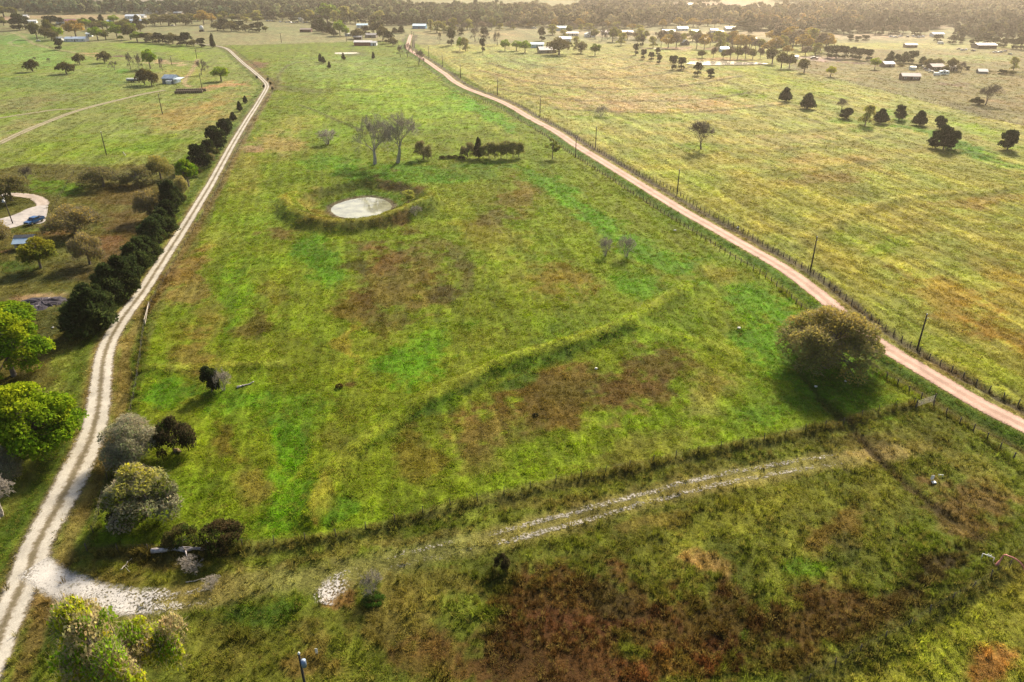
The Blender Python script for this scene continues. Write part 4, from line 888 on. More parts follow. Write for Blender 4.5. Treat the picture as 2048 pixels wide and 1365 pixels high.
# ---- cedars and others of the right-hand field
for bx, by, w_, h_, lb in [(1570,203,28,28,'pointed dark cedar at the upper end of the line across the right field'),(1614,218,36,32,'broad dark cedar second in the line across the right field'),
      (1692,238,32,22,'low dark cedar beside a leafless tree in the right field'),(1760,247,34,30,'dark cedar touching the yellow leafed tree in the right field'),
      (1798,241,28,30,'tall oval dark cedar in the line across the right field'),(1838,251,32,30,'ragged dark cedar between the oval cedar and the cedar clump'),
      (1878,259,30,26,'small dark cedar right behind the largest cedar clump'),(2014,300,42,40,'lone dark cedar on the dark green strip of the right field')]:
    T(rnd.choice(['cedar','cedar2']), bx, by, w_, h_, 'cedar_tree', lb)
for bx, by, w_, h_ in [(1870,296,38,34),(1886,300,44,48),(1902,298,34,36)]:
    T('cedar2', bx, by, w_, h_, 'cedar_tree', 'dark cedar of the largest clump in the right field', 'tree', 'largest cedar clump of the right field')
T('bare_oak', 1682,224,24,26,'bare_tree','leafless tree behind the low dark cedar in the right field')
T('f_yellow', 1730,251,40,40,'yellow_tree','loose yellow leafed tree between dark cedars in the right field')
T('bare_oak', 1970,211,44,40,'bare_tree','leafless tree with a dark bush at its foot beyond the boundary line')
T('scrub', 1952,210,30,15,'dark_thicket','dark bush at the foot of the leafless tree beyond the boundary line','bush')
# ---- far trees: each list shares a look and a place
def many(kinds, rows, name, label, group, cat='tree', tint=(1, 1, 1)):
    for i, (bx, by, w_, h_) in enumerate(rows):
        j = rnd.uniform(.85, 1.15); w_ *= 1.18 * rnd.uniform(.9, 1.12); h_ *= 1.15 * rnd.uniform(.92, 1.1)
        T(kinds[i % len(kinds)], bx, by, w_, h_, name, label, cat, group, tint=(tint[0] * j, tint[1] * j, tint[2] * j))
many(['f_dome'], [(66,144,27,20),(133,148,32,21),(160,129,22,18),(210,126,26,18)], 'oak_tree', 'dark round oak standing alone in the far left pasture', 'lone oaks of the left pasture', tint=(.6,.6,.55))
many(['f_bare'], [(230,141,18,17),(262,141,15,27),(279,142,18,28),(326,144,13,25),(403,150,28,28),(70,122,10,7),(99,126,11,9)], 'bare_tree', 'leafless tree near the blue metal barn', 'leafless trees near the blue barn')
many(['f_green'], [(301,138,28,29),(443,163,34,25)], 'leafy_tree', 'bright green tree near the blue metal barn', 'bright green trees near the blue barn')
many(['f_dome'], [(290,170,30,26),(304,172,30,28)], 'oak_tree', 'dark olive oak between the cattle pen and the blue barn', 'oaks at the blue barn', tint=(.6,.55,.45))
T('f_cedar2',120,100,26,20,'black_oak','very dark spreading tree on the fence line before the white bungalow')
many(['f_oak','f_dome'], [(75,79,26,26),(90,77,22,22),(98,74,26,26),(104,82,24,20)], 'oak_tree', 'olive oak beside the white bungalow', 'oaks beside the white bungalow', tint=(.75,.75,.7))
T('f_green',117,79,32,23,'leafy_tree','vivid green round tree left of the white bungalow roof')
T('f_gold',152,74,46,30,'gold_tree','large golden tree behind the white bungalow')
many(['f_cedar2'], [(30,57,22,16),(40,61,30,24),(52,60,24,20),(104,56,30,20),(120,52,22,14)], 'dark_tree', 'dark tree of the cluster along the lane behind the pasture', 'dark trees along the far lane')
many(['f_oak'], [(8,52,22,13),(3,46,16,10),(8,34,30,16),(25,33,26,15)], 'oak_tree', 'olive tree at the far end of the left pasture', 'olive trees at the end of the left pasture')
many(['f_green','f_oak'], [(196,81,30,20),(212,80,24,16),(235,78,30,24),(262,80,30,26),(275,84,26,16)], 'leafy_tree', 'yellow green tree right of the white bungalow', 'green trees right of the bungalow')
T('f_green',243,82,14,10,'round_bush','small round green bush at the end of the green tree group','bush')
many(['f_cedar2','f_dome','f_cedar2'], [(292,84,26,15),(305,85,24,14),(318,87,26,17),(332,88,24,14),(346,89,26,20),(360,91,24,14),(374,92,24,20),(388,93,22,12),(403,95,24,15)], 'hedge_tree', 'dark scrubby tree of the hedgerow along the far lane', 'hedgerow along the far lane')
T('f_cedar',426,96,14,26,'leaning_cedar','leaning dark cedar where the dirt track meets the hedgerow')
many(['f_dome','f_oak'], [(252,54,18,13),(293,54,18,12),(310,52,26,16),(322,50,20,12),(338,52,36,18),(352,52,22,14),(372,51,20,12),(384,48,22,15),(362,38,10,6)], 'oak_tree', 'round oak among the far white farm buildings', 'oaks among the white farm buildings', tint=(.72,.72,.68))
many(['f_cedar'], [(276,55,18,20),(205,54,15,19),(190,54,20,14),(168,50,18,12),(184,46,14,9)], 'dark_cedar', 'dark tree among the far white farm buildings', 'dark trees among the farm buildings', tint=(1.5,1.1,1.2))
T('f_gold',408,50,38,26,'gold_tree','big golden tree behind the small white silo')
T('f_gold',424,47,22,18,'gold_tree','smaller golden tree joined to the big one behind the small white silo')
T('f_green',228,47,26,15,'leafy_tree','fresh green round tree beside the small grey shed roof')
many(['f_dome','f_cedar2'], [(435,62,24,16),(448,61,26,18),(463,63,24,17),(478,62,26,16),(492,64,20,13),(505,63,18,12)], 'oak_tree', 'dark tree of the grove at the far end of the left lane', 'grove at the far lane', tint=(.9,.9,.9))
many(['f_oak'], [(436,42,18,11),(450,41,20,13),(465,43,18,10),(490,42,24,12),(505,41,22,12)], 'oak_tree', 'olive tree at the edge of the far wood', 'olive trees before the far wood')
many(['f_cedar2','f_oak'], [(519,64,26,15),(532,64,14,9),(545,42,26,14),(565,42,22,13),(582,43,28,15),(598,42,22,12),(530,40,20,12)], 'dark_tree', 'dark tree beside the far parking yard', 'dark trees beside the parking yard')
many(['f_yellow'], [(515,41,24,16),(612,46,18,15),(622,44,18,14)], 'yellow_tree', 'pale yellow tree beside the far parking yard', 'yellow trees beside the parking yard')
many(['f_green','f_yellow'], [(655,46,40,28),(690,48,42,30),(676,46,26,22)], 'leafy_tree', 'large yellow green tree left of the far light blue roof', 'large green trees by the light blue roof', tint=(.85,.85,1))
many(['f_cedar'], [(634,62,24,20),(646,66,26,22),(660,68,20,18),(668,72,14,12)], 'dark_cedar', 'dark cedar beside the lane to the red barn', 'cedars on the red barn lane')
many(['f_green'], [(680,72,26,22),(692,73,18,15)], 'leafy_tree', 'yellow green tree between the lane cedars and the red barn', 'green trees by the red barn')
many(['f_dome','f_cedar2'], [(716,78,30,18),(732,70,20,16),(748,68,18,20),(758,72,22,20),(766,82,22,24),(778,87,24,20),(786,92,18,14),(745,58,20,12),(762,52,18,10)], 'oak_tree', 'dark tree around the red barn', 'trees around the red barn', tint=(.85,.85,.85))
many(['f_cedar'], [(784,51,20,15),(796,51,22,16),(810,51,20,14),(822,50,18,14),(838,50,18,12),(848,49,22,16),(862,50,20,13),(790,67,16,10),(803,67,18,13)], 'dark_cedar', 'dark cedar before the far grey roofed house', 'cedars before the grey roof')
many(['f_yellow'], [(862,63,18,18),(874,66,24,20),(888,66,20,16),(905,64,26,22)], 'yellow_tree', 'pale yellow tree beside the blue metal shed', 'yellow trees by the blue shed')
many(['f_bare'], [(915,64,26,24),(930,64,18,16),(950,64,16,14),(980,63,14,14),(950,84,24,24),(972,84,18,20),(995,91,20,24),(815,116,20,26),(880,88,8,18)], 'bare_tree', 'leafless tree along the far end of the red road', 'leafless trees at the far end of the red road')
many(['f_cedar2'], [(903,91,22,28),(965,104,15,22),(968,78,16,16),(922,71,13,13)], 'dark_oak', 'dark dense tree on the green verge right of the red road', 'dark trees right of the red road')
many(['f_green','f_yellow'], [(920,102,16,22),(931,103,20,22),(1010,102,22,18),(1026,60,12,14)], 'leafy_tree', 'small yellow green tree right of the red road', 'small green trees right of the red road')
many(['f_bare'], [(801,115,20,22),(838,131,28,26)], 'bare_shrub', 'dark leafless shrub beside the far bend of the red road', 'leafless shrubs at the road bend', 'bush')
for bx, by, w_, h_ in [(641,125,11,16),(647,127,11,13),(659,137,9,13),(687,120,10,13),(747,118,9,13)]:
    T('f_cedar', bx, by, w_, h_, 'small_cedar', 'small dark cedar in the far part of the central field', 'tree', 'small cedars of the central field')
many(['f_green'], [(1033,102,20,16),(1050,106,24,20)], 'leafy_tree', 'fresh green tree beside the pale blue cottage', 'green trees by the pale blue cottage')
T('f_cedar2',1083,82,22,24,'dark_oak','dark tree behind the pale blue cottage')
T('f_dome',1118,110,58,34,'live_oak','widest round olive tree covering the grey cabin', tint=(.8,.75,.75))
T('f_dome',1162,107,32,23,'live_oak','round olive tree right of the tree covering the cabin', tint=(.9,.9,.8))
T('f_green',1190,112,26,22,'live_oak','fresh green tree with a forked trunk right of the cabin trees', tint=(.6,.6,.8))
many(['f_yellow','f_oak'], [(1105,70,24,18),(1140,68,18,14),(1128,75,16,12),(1190,78,18,16),(1152,92,20,14),(1225,84,22,22),(1242,91,22,20),(1275,90,16,16),(1162,62,16,10)], 'yellow_tree', 'pale yellow tree among the houses beyond the terraces', 'pale trees among the houses')
many(['f_bare'], [(1204,82,20,20),(1215,80,14,14),(1180,76,12,12),(1255,80,18,16)], 'bare_tree', 'leafless tree among the houses beyond the terraces', 'leafless trees among the houses')
for bx, by, w_, h_ in [(1284,94,15,22),(1271,110,18,20),(1287,119,16,18),(1302,122,16,16),(1315,111,15,14),(1318,128,16,16),(1345,139,24,25),(1363,139,22,22),(1395,151,24,24),(1420,157,25,18)]:
    T('f_cedar2', bx, by, w_, h_, 'dark_oak', 'dark dense tree of the line leading to the bright pond', 'tree', 'dark trees leading to the bright pond')
many(['f_yellow','f_brown','f_gold','f_brown'], [(1306,96,20,20),(1322,94,16,26),(1336,97,26,22),(1352,97,26,24),(1364,90,16,18),(1393,98,24,26),(1408,100,24,24),(1420,94,18,20),(1440,98,34,28),(1462,92,26,22),(1480,102,34,24),(1498,98,24,20),(1425,84,24,14),(1400,82,18,12)], 'grove_tree', 'golden brown tree of the grove above the bright pond', 'grove above the bright pond')
many(['f_oak','f_brown'], [(1404,117,18,13),(1426,117,16,17),(1446,119,18,14),(1460,120,20,18),(1475,119,20,20),(1490,120,22,22),(1505,119,20,18),(1520,118,16,16)], 'bank_tree', 'olive tree on the far bank of the bright pond', 'trees on the bank of the bright pond', tint=(.8,.75,.7))
many(['f_oak'], [(1544,129,26,25),(1562,137,24,25),(1578,138,24,24),(1608,146,26,22)], 'oak_tree', 'dark olive tree right of the bright pond', 'trees right of the bright pond', tint=(.65,.6,.5))
T('f_green',1661,154,24,20,'yellow_tree','bright yellow round tree alone right of the bright pond', tint=(1.9,1.35,1))
T('f_green',1749,139,25,22,'yellow_tree','yellow green round tree beside the derelict sheds', tint=(1.3,1.1,1))
many(['f_gold','f_yellow','f_brown'], [(1550,104,30,26),(1566,100,28,22),(1585,98,30,24),(1604,102,34,28),(1622,97,34,30),(1640,104,30,28),(1655,100,28,24),(1630,110,26,20),(1610,112,24,16),(1574,110,22,16)], 'gold_tree', 'golden tree of the broad grove right of the bright pond', 'broad golden grove')
many(['f_cedar2'], [(1655,116,24,20),(1672,118,26,22),(1688,118,20,20),(1704,118,22,20),(1718,120,22,18),(1734,121,20,16)], 'dark_tree', 'dark tree of the row below the golden grove', 'dark row below the golden grove')
many(['f_cedar','f_cedar2'], [(1779,126,20,20),(1793,126,18,15),(1808,126,22,18),(1824,127,22,20),(1845,129,16,13),(1842,128,10,10)], 'dark_cedar', 'dark tree of the row behind the derelict sheds', 'dark row behind the sheds')
many(['f_dome'], [(1858,135,26,15),(1874,133,22,14),(1902,142,24,22),(1890,146,14,12)], 'grey_tree', 'grey brown twiggy tree over the derelict brown house', 'grey trees over the brown house', tint=(.9,.85,.9))
T('f_bare',1921,146,26,22,'bare_tree','leafless tree right of the derelict brown house')
T('f_yellow',2026,142,24,26,'yellow_tree','leaning yellow tree on the far hedge line at the right')
many(['f_cedar2'], [(1920,88,14,11),(1875,84,18,12),(1905,88,26,14),(1942,92,12,9),(1955,90,18,12),(1972,88,20,12),(1990,92,22,13),(2008,95,22,14),(2025,98,24,17),(2042,100,24,20),(2060,100,28,22),(1700,82,18,10),(1715,84,16,9),(1730,81,18,9)], 'dark_tree', 'dark tree around the open white roofed barn', 'dark trees around the white roofed barn')
many(['f_cedar2'], [(1480,62,24,14),(1495,60,22,13),(1510,62,22,12),(1470,66,18,10)], 'dark_tree', 'dark tree of the small square copse below the glow', 'small square copse')

# fill between the houses and lanes: denser tree belts
def belt(kinds, x0, x1, y0, y1, n, w_, h_, name, label, group, tint=(1, 1, 1), avoid=()):
    rows = []
    for i in range(n):
        t = (i + rnd.uniform(.1, .9)) / n; rows.append((x0 + (x1 - x0) * t, y0 + (y1 - y0) * t + rnd.uniform(-2.2, 2.2), w_ * rnd.uniform(.7, 1.25), h_ * rnd.uniform(.75, 1.2)))
    many(kinds, rows, name, label, group, tint=tint)
belt(['f_brown','f_gold','f_yellow','f_bare'],1040,1300,54,62,20,20,13,'village_tree','brownish tree on the back edge of the village','back edge of the village')
belt(['f_brown','f_yellow','f_oak','f_bare'],1210,1420,76,86,16,20,16,'village_tree','pale brown tree on the near edge of the village','near edge of the village')
belt(['f_gold','f_brown','f_oak'],1430,1560,92,106,12,26,20,'grove_tree','golden brown tree between the tent roofed house and the golden grove','trees by the tent roofed house')
belt(['f_brown','f_gold'],1300,1480,56,54,12,22,13,'village_tree','hazy brown tree behind the village stores','trees behind the village stores')
belt(['f_gold','f_brown','f_yellow'],1545,1660,84,94,10,34,24,'gold_tree','golden tree at the back of the broad grove','back of the broad golden grove')
belt(['f_cedar2','f_brown'],1500,1850,64,70,22,26,13,'dark_tree','dark brown tree on the edge of the right hand wood','edge of the right hand wood')
belt(['f_oak','f_green','f_dome'],150,290,60,62,9,24,14,'oak_tree','olive tree along the lane behind the golden tree','lane behind the golden tree')
belt(['f_oak','f_dome','f_yellow'],300,520,40,44,13,22,12,'oak_tree','pale olive tree along the near edge of the far left wood','near edge of the far left wood')
belt(['f_oak','f_yellow','f_cedar2'],600,780,44,50,12,26,17,'oak_tree','mixed tree along the wood behind the light blue roof','wood edge behind the light blue roof')
belt(['f_yellow','f_brown','f_bare','f_oak'],880,1040,62,58,11,22,15,'oak_tree','pale tree along the lane right of the blue shed','lane right of the blue shed')
belt(['f_dome','f_cedar2'],1780,2040,132,150,9,16,7,'hedge_bush','low scrub on the fence line through the right pasture','scrub of the right fence line',tint=(.9,.9,.9))

for bx, by in [(356,402),(338,444),(322,478),(306,506),(288,530),(266,560),(246,596),(222,624),(204,654),(176,672),(392,348),(424,312)]:
    T('scrub', bx, by + 3, 34, 22, 'hedge_bush', 'low dark undergrowth at the foot of the trackside cedar row', 'bush', 'undergrowth of the cedar row', tint=(1.3,1.5,1))
# ------------------------------------------------------------------ fences
WOOD = mat('weathered_post', (.07, .058, .046), .95, var=.35, scale=4); WIRE = mat('fence_wire', (.09, .085, .08), .7, .3, .1)
PALEWOOD = mat('pale_dry_wood', (.36, .32, .27), .95, var=.3, scale=3, bump=.3)
STEEL = mat('galvanised_steel', (.42, .42, .40), .5, .5, .15)
def post_mesh(h, r):
    m = MB(); m.tube([(0, 0, -.25), (0.01, 0, h * .5), (0, 0.01, h)], [r * 1.08, r, r * .92], 6)
    me = m.mesh('post', True); me.materials.append(WOOD); return me
PM = [post_mesh(1.35, .095), post_mesh(1.28, .10), post_mesh(1.42, .09)]
PT_ = [post_mesh(1.25, .06), post_mesh(1.2, .055), post_mesh(1.3, .065)]
def fence(name, label, L, spacing, heights=(.35, .65, .95, 1.18), pm=None):
    pm = pm or PT_
    Q, t = resample(L, spacing)
    z = H(Q[:, 0], Q[:, 1])
    e = empty(name, (Q[0, 0], Q[0, 1], z[0]), 0, label, 'fence')
    rs = np.random.RandomState(len(Q)); o0 = Vector((Q[0, 0], Q[0, 1], z[0]))
    for i in range(len(Q)):
        p = bpy.data.objects.new('post', pm[rs.randint(3)]); link(p, e)
        p.location = Vector((Q[i, 0], Q[i, 1], z[i])) - o0
        p.rotation_euler = (rs.normal() * .05, rs.normal() * .05, rs.rand() * 6)
    for hh in heights:
        m = MB(); m.tube([Vector((Q[i, 0], Q[i, 1], z[i] + hh)) - o0 for i in range(len(Q))], .004, 3, False)
        m.build('wire', WIRE, e)
    return e
fence('roadside_fence', 'wire and post fence along the ditch on the far side of the red road', F_RIGHT, 2.5, pm=PM)
fence('roadside_fence', 'wire and post fence between the green field and the red road', F_LEFT, 2.5, pm=PM)
fence('cross_fence', 'wire fence on a grassy bank running from the metal gate to the dirt track', F_CROSS, 3.6)
fence('trackside_fence', 'wire fence between the dirt track and the central field', F_TRACK, 3.8)
fence('corner_fence', 'wire fence beside the tall brown grass near the pink pipe', F_LOW, 3.4)
fence('yard_fence', 'low wire fence around the home yard', F_YARD, 3.0)
fence('boundary_fence', 'wire fence on the boundary between bright green and dull brown pasture', F_FAR, 5.0)
fence('lane_fence', 'wire fence along the outer side of the far dirt track', wline([(460,92),(485,112),(512,134),(540,158),(552,172)]), 5.0)
# tubular gate
GATEM = mat('dull_gate_pipe', (.22, .20, .17), .7, .3, .2)
def gate():
    a = Vector(G(1832, 816)); b = Vector(G(1866, 808)); d = b - a; L = d.length; rz = math.atan2(d.y, d.x)
    e = empty('field_gate', a, rz, 'grey tubular metal gate where the cross fence meets the red road', 'gate')
    for k, hh in enumerate((.25, .45, .65, .85, 1.05, 1.28)): MB().tube([(.1, 0, hh), (L - .1, 0, hh)], .028, 6).build('rail', GATEM, e)
    for x in (.1, L * .36, L * .68, L - .1): MB().tube([(x, .0, .22), (x, .0, 1.3)], .03, 6).build('upright', GATEM, e)
    for x in (-.1, L + .1): MB().tube([(x, 0, -.3), (x, 0, 1.55)], .1, 8).build('gate_post', WOOD, e)
gate()
def brace():
    a = Vector(G(291, 652)); b = Vector(G(300, 618)); d = b - a; L = d.length
    e = empty('fence_brace', a, math.atan2(d.y, d.x), 'pale wooden brace rails leaning at a joint of the trackside fence', 'fence')
    for x in (0, L): MB().tube([(x, 0, -.2), (x, 0, 1.5)], .09, 7).build('post', PALEWOOD, e)
    MB().tube([(0, 0, 1.3), (L, 0, 1.3)], .06, 6).build('rail', PALEWOOD, e); MB().tube([(0, .05, .2), (L, .05, 1.2)], .055, 6).build('brace_pole', PALEWOOD, e)
brace()

# ------------------------------------------------------------------ utility poles
POLEW = mat('creosoted_pole', (.045, .036, .03), .9, var=.3, scale=3); PORC = mat('porcelain', (.62, .63, .62), .3, var=.05)
BLUEG = mat('blue_grey_can', (.16, .22, .32), .5, .2, .1)
def upole(x, y, z, h, label, group=None, lean=(0, 0), arm=False, can=False, r=.16):
    e = empty('utility_pole', (x, y, z), 0, label, 'pole', group)
    MB().tube([(0, 0, -.4), (lean[0] * .5, lean[1] * .5, h * .5), (lean[0], lean[1], h)], [r, r * .85, r * .66], 9).build('shaft', POLEW, e, True)
    MB().tube([(lean[0], lean[1], h), (lean[0], lean[1], h + .12), (lean[0], lean[1], h + .28)], [.09, .13, .05], 8).build('insulator', PORC, e, True)
    MB().tube([(lean[0] + .2, lean[1] - .1, h * .9), (lean[0] + .32, lean[1] - .1, h * .905), (lean[0] + .36, lean[1] - .1, h * .93)], [.05, .1, .06], 8).build('side_insulator', PORC, e, True)
    if arm: MB().box(lean[0] - .9, lean[0] + .9, lean[1] - .06, lean[1] + .06, h - .5, h - .36).build('crossarm', POLEW, e)
    if can: MB().tube([(.32, -.1, h - 1.5), (.32, -.1, h - .7)], .24, 12).build('transformer', BLUEG, e, True)
    return e
for bx, by, ty, lb in [(1834,700,630,'beside the far roadside fence opposite the huge olive tree'),(1621,541,475,'beside the far roadside fence where the gravel shoulder begins'),
      (1354,389,340,'beside the far roadside fence midway along the red road'),(1191,294,254,'on the fence line opposite the young green tree'),(1151,315,275,'on the field side of the red road beside the young tree'),
      (1080,234,197,'beside the tan terraces across the red road'),(995,191,159,'beside the fence before the red road straightens'),(921,156,130,'on the inside of the far road bend'),(885,134,108,'above the far road bend'),(858,117,93,'on the green verge near the end of the red road'),
      (213,310,265,'alone in the middle of the left pasture'),(325,229,188,'with pale soil at its foot in the left pasture'),(344,131,113,'behind the blue metal barn'),(404,178,147,'right behind the hay bales'),
      (563,86,66,'in the far pasture left of the red barn'),(428,92,66,'beside the leaning cedar on the far lane'),(693,84,62,'at the red barn yard'),(394,118,96,'beside the small twisted tree on the far lane'),(825,94,62,'nearest the very end of the red road'),(829,96,48,'tallest at the end of the red road with a stay'),(498,66,50,'by the grove at the far end of the lane')]:
    x, y, z = G(bx, by); h = height_m(bx, by, ty); h = min(max(h, 5), 14)
    upole(x, y, z, h, 'dark wooden utility pole ' + lb, r=.17 + .0001 * y, arm=by < 120)
def bottom_pole():
    x, y = P0(598, 1309, 8.6); x = float(x); y = float(y)
    upole(x, y, GZ(x, y), 8.6 - GZ(x, y), 'nearest dark utility pole with a blue grey transformer near its top', can=True)
bottom_pole()
def yard_light():
    x, y, z = G(26, 448); h = height_m(26, 448, 392)
    e = upole(x, y, z, h, 'leaning dark lamp pole at the corner of the concrete driveway', lean=(-.45, 0)); e.name = 'lamp_pole'
    MB().tube([(-.4, -.1, h * .86), (-.4, -.25, h * .85), (-.4, -.45, h * .78)], [.1, .42, .5], 12).build('lamp_shade', mat('white_enamel', (.7, .7, .68), .4, var=.05), e, True)
yard_light()

# ------------------------------------------------------------------ buildings
def cmat(rgb, kind='wall'):
    nm = kind + '_%d_%d_%d' % tuple(int(c * 100) for c in rgb)
    return mat(nm, rgb, .55 if kind == 'roof' else .85, .15 if kind == 'roof' else 0, .14, .5 if kind == 'roof' else .8)
GLASS = mat('window_glass', (.035, .045, .055), .12, var=.1, spec=.6); TRIM = mat('white_trim', (.6, .6, .58), .6, var=.08)
DARKW = mat('dark_opening', (.03, .028, .026), .9, var=.2)
def house(bx, by, wpx, dm, wh, rh, wallc, roofc, label, name='farm_house', rz=0, ridge='x', nwin=3, door=True, cat='house', chimney=False, openf=False, group=None, wm=None):
    x, y, z = G(bx, by); w = wm or wpx / ppm(x, y, z)
    e = empty(name, (x, y, z - .1), R(rz), label, cat, group)
    hw = w / 2; ov = .45; WM = cmat(wallc); RM = cmat(roofc, 'roof')
    wall = MB()
    if openf:      # open fronted barn: posts and back wall
        wall.box(-hw, hw, dm - .15, dm, 0, wh); wall.box(-hw, -hw + .15, 0, dm - .15, 0, wh); wall.box(hw - .15, hw, 0, dm - .15, 0, wh)
        wall.build('wall', WM, e)
        for k in range(4):
            px_ = -hw + .3 + (w - .6) * k / 3; MB().box(px_ - .12, px_ + .12, .05, .3, 0, wh).build('post', WM, e)
    elif ridge == 'x':
        wall.prism([(0, 0), (dm, 0), (dm, wh), (dm / 2, wh + rh), (0, wh)], 'x', -hw, hw).build('wall', WM, e)
    else:
        wall.prism([(-hw, 0), (hw, 0), (hw, wh), (0, wh + rh), (-hw, wh)], 'y', 0, dm).build('wall', WM, e)
    rt = .14
    if ridge == 'x':
        sl = rh / (dm / 2)
        r = MB().prism([(-ov, wh - ov * sl + .03), (dm / 2, wh + rh + .03), (dm + ov, wh - ov * sl + .03), (dm + ov, wh - ov * sl + .03 + rt), (dm / 2, wh + rh + .03 + rt), (-ov, wh - ov * sl + .03 + rt)], 'x', -hw - ov, hw + ov).build('roof', RM, e)
    else:
        sl = rh / hw
        r = MB().prism([(-hw - ov, wh - ov * sl + .03), (0, wh + rh + .03), (hw + ov, wh - ov * sl + .03), (hw + ov, wh - ov * sl + .03 + rt), (0, wh + rh + .03 + rt), (-hw - ov, wh - ov * sl + .03 + rt)], 'y', -ov, dm + ov).build('roof', RM, e)
    if chimney: MB().box(-hw * .4, -hw * .4 + .7, dm * .45, dm * .45 + .7, wh + rh * .4, wh + rh + .8).build('chimney', cmat((.3, .2, .16)), r)
    if not openf:
        if door: MB().box(-.5, .5, -.07, .0, 0, min(2.1, wh * .85)).build('door', DARKW if not door == 'white' else TRIM, e)
        for k in range(nwin):
            t = (k + .5) / nwin; cx = -hw + w * t
            if abs(cx) < 1.3 and door: cx += 1.9
            f = MB().box(cx - .65, cx + .65, -.06, -.002, wh * .38, wh * .8).build('window', TRIM, e)
            MB().box(cx - .5, cx + .5, -.08, -.061, wh * .43, wh * .75).build('pane', GLASS, f)
    return e
W_, BL, LB_, GR, RD, BR = (.62,.62,.60), (.10,.22,.38), (.42,.58,.68), (.22,.22,.23), (.22,.05,.04), (.13,.085,.065)
house(150,84,40,9,2.8,1.6,W_,(.36,.44,.54),'white bungalow with blue grey roof in front of the golden tree','bungalow',4,nwin=4,chimney=True)
house(117,82,13,5,2.6,1.2,(.55,.55,.52),(.5,.52,.52),'small white shed under the vivid green tree','shed',0,nwin=1,cat='shed')
house(131,48,37,11,3.2,2.2,W_,(.30,.12,.16),'long white house with pinkish red roof','long_house',2,nwin=5)
house(178,74,11,5,3,1.2,(.5,.54,.56),(.62,.68,.7),'small pale metal shed right of the golden tree','shed',10,nwin=1,cat='shed')
house(218,47,11,6,2.6,1.3,(.45,.42,.38),(.46,.52,.60),'small shed with grey blue roof beside a fresh green tree','shed',-10,nwin=1,cat='shed')
house(63,47,18,7,2.8,1.2,W_,(.66,.68,.68),'low white shed beside the dark tree cluster','shed',15,nwin=2,cat='shed')
house(50,36,9,6,2.8,1.1,W_,(.6,.6,.58),'tiny white shed far beyond the left pasture','shed',0,nwin=1,cat='shed')
house(263,38,25,12,3.6,2.0,W_,(.55,.60,.66),'wide white house with pale roof in the far farm compound','farm_house',3,nwin=5)
house(267,46,16,9,2.8,1.5,W_,(.42,.50,.60),'low white house with blue roof before the wide white house','farm_house',0,nwin=3)
house(286,46,14,9,2.8,1.5,(.5,.52,.54),(.36,.44,.54),'grey blue roofed house beside the low white house','farm_house',6,nwin=3)
house(281,36,15,8,3,1.6,W_,(.6,.64,.66),'small white annex of the far farm compound','farm_house',-5,nwin=2)
house(296,28,18,16,4.2,3.6,(.6,.54,.44),(.50,.50,.50),'tall cream gabled barn of the far farm compound','gabled_barn',0,ridge='y',nwin=0,cat='barn')
house(319,29,22,12,3.2,2.4,(.5,.44,.34),(.56,.55,.50),'low tan barn with pale roof beside the gabled barn','barn',-4,nwin=0,openf=True,cat='barn')
house(355,30,16,10,2.8,1.6,(.4,.34,.26),(.5,.5,.48),'open shed in the tan field right of the farm compound','open_shed',0,openf=True,cat='shed')
house(725,92,34,9,3.2,1.3,RD,(.52,.50,.48),'long dark red barn with pale roof trim','red_barn',-2,nwin=0,cat='barn',door=False)
house(747,92,11,7,2.8,1.1,(.6,.62,.62),(.4,.42,.42),'small white annex at the end of the red barn','annex',-2,nwin=1,cat='shed')
house(741,76,22,9,2.8,1.4,(.20,.17,.15),(.24,.23,.23),'dark brown house behind the red barn','farm_house',-4,nwin=3,chimney=True)
house(715,80,16,7,2.6,1.0,(.12,.11,.10),(.2,.2,.2),'low dark shed left of the dark brown house','shed',0,openf=True,nwin=0,cat='shed')
house(697,73,14,4,2.4,.6,W_,(.66,.66,.64),'long white trailer parked left of the red barn','mobile_home',5,nwin=3,cat='trailer')
house(724,56,21,10,3,1.6,(.5,.5,.48),LB_,'house with light blue metal roof beyond the red barn','blue_roofed_house',2,nwin=3)
house(838,58,26,13,3.4,1.8,(.06,.20,.36),LB_,'blue metal shed with light blue roof at the end of the red road','blue_shed',-3,nwin=0,cat='shed')
house(855,47,44,22,4.0,3.2,(.36,.32,.27),(.34,.33,.32),'large house with wide grey brown roof behind cedars','large_house',0,nwin=5)
house(611,65,22,7,3,1.0,(.14,.06,.05),(.24,.18,.16),'long low dark red shed in the far pasture','long_shed',-2,openf=True,nwin=0,cat='shed')
house(602,44,8,6,4.5,1.2,(.6,.55,.44),(.4,.4,.4),'narrow tall tan building in the far parking yard','tall_shed',0,nwin=1,cat='shed')
house(1074,96,26,8,3,1.3,(.40,.58,.64),(.50,.60,.66),'pale blue cottage left of the widest olive tree','cottage',-4,nwin=3)
house(1096,107,34,9,2.8,2.2,(.26,.23,.19),(.42,.40,.37),'grey wooden cabin half hidden under the widest olive tree','cabin',12,nwin=2)
house(1130,84,24,9,2.8,1.8,W_,(.56,.60,.64),'pale roofed house behind the widest olive tree','farm_house',0,nwin=3)
house(1123,62,20,9,3.4,1.6,(.34,.46,.44),(.40,.52,.52),'teal house beyond the terraces','teal_house',2,nwin=2)
house(1181,75,20,9,3.0,2.0,W_,(.40,.44,.48),'white house with a blue grey gable among pale trees','white_house',4,ridge='y',nwin=2)
house(1145,72,24,8,2.6,1.2,(.55,.5,.45),(.5,.46,.42),'low pale house along the village lane','farm_house',2,nwin=3)
house(1213,70,20,9,2.6,1.4,(.5,.44,.42),(.42,.38,.40),'low mauve roofed house among leafless trees','farm_house',-3,nwin=3)
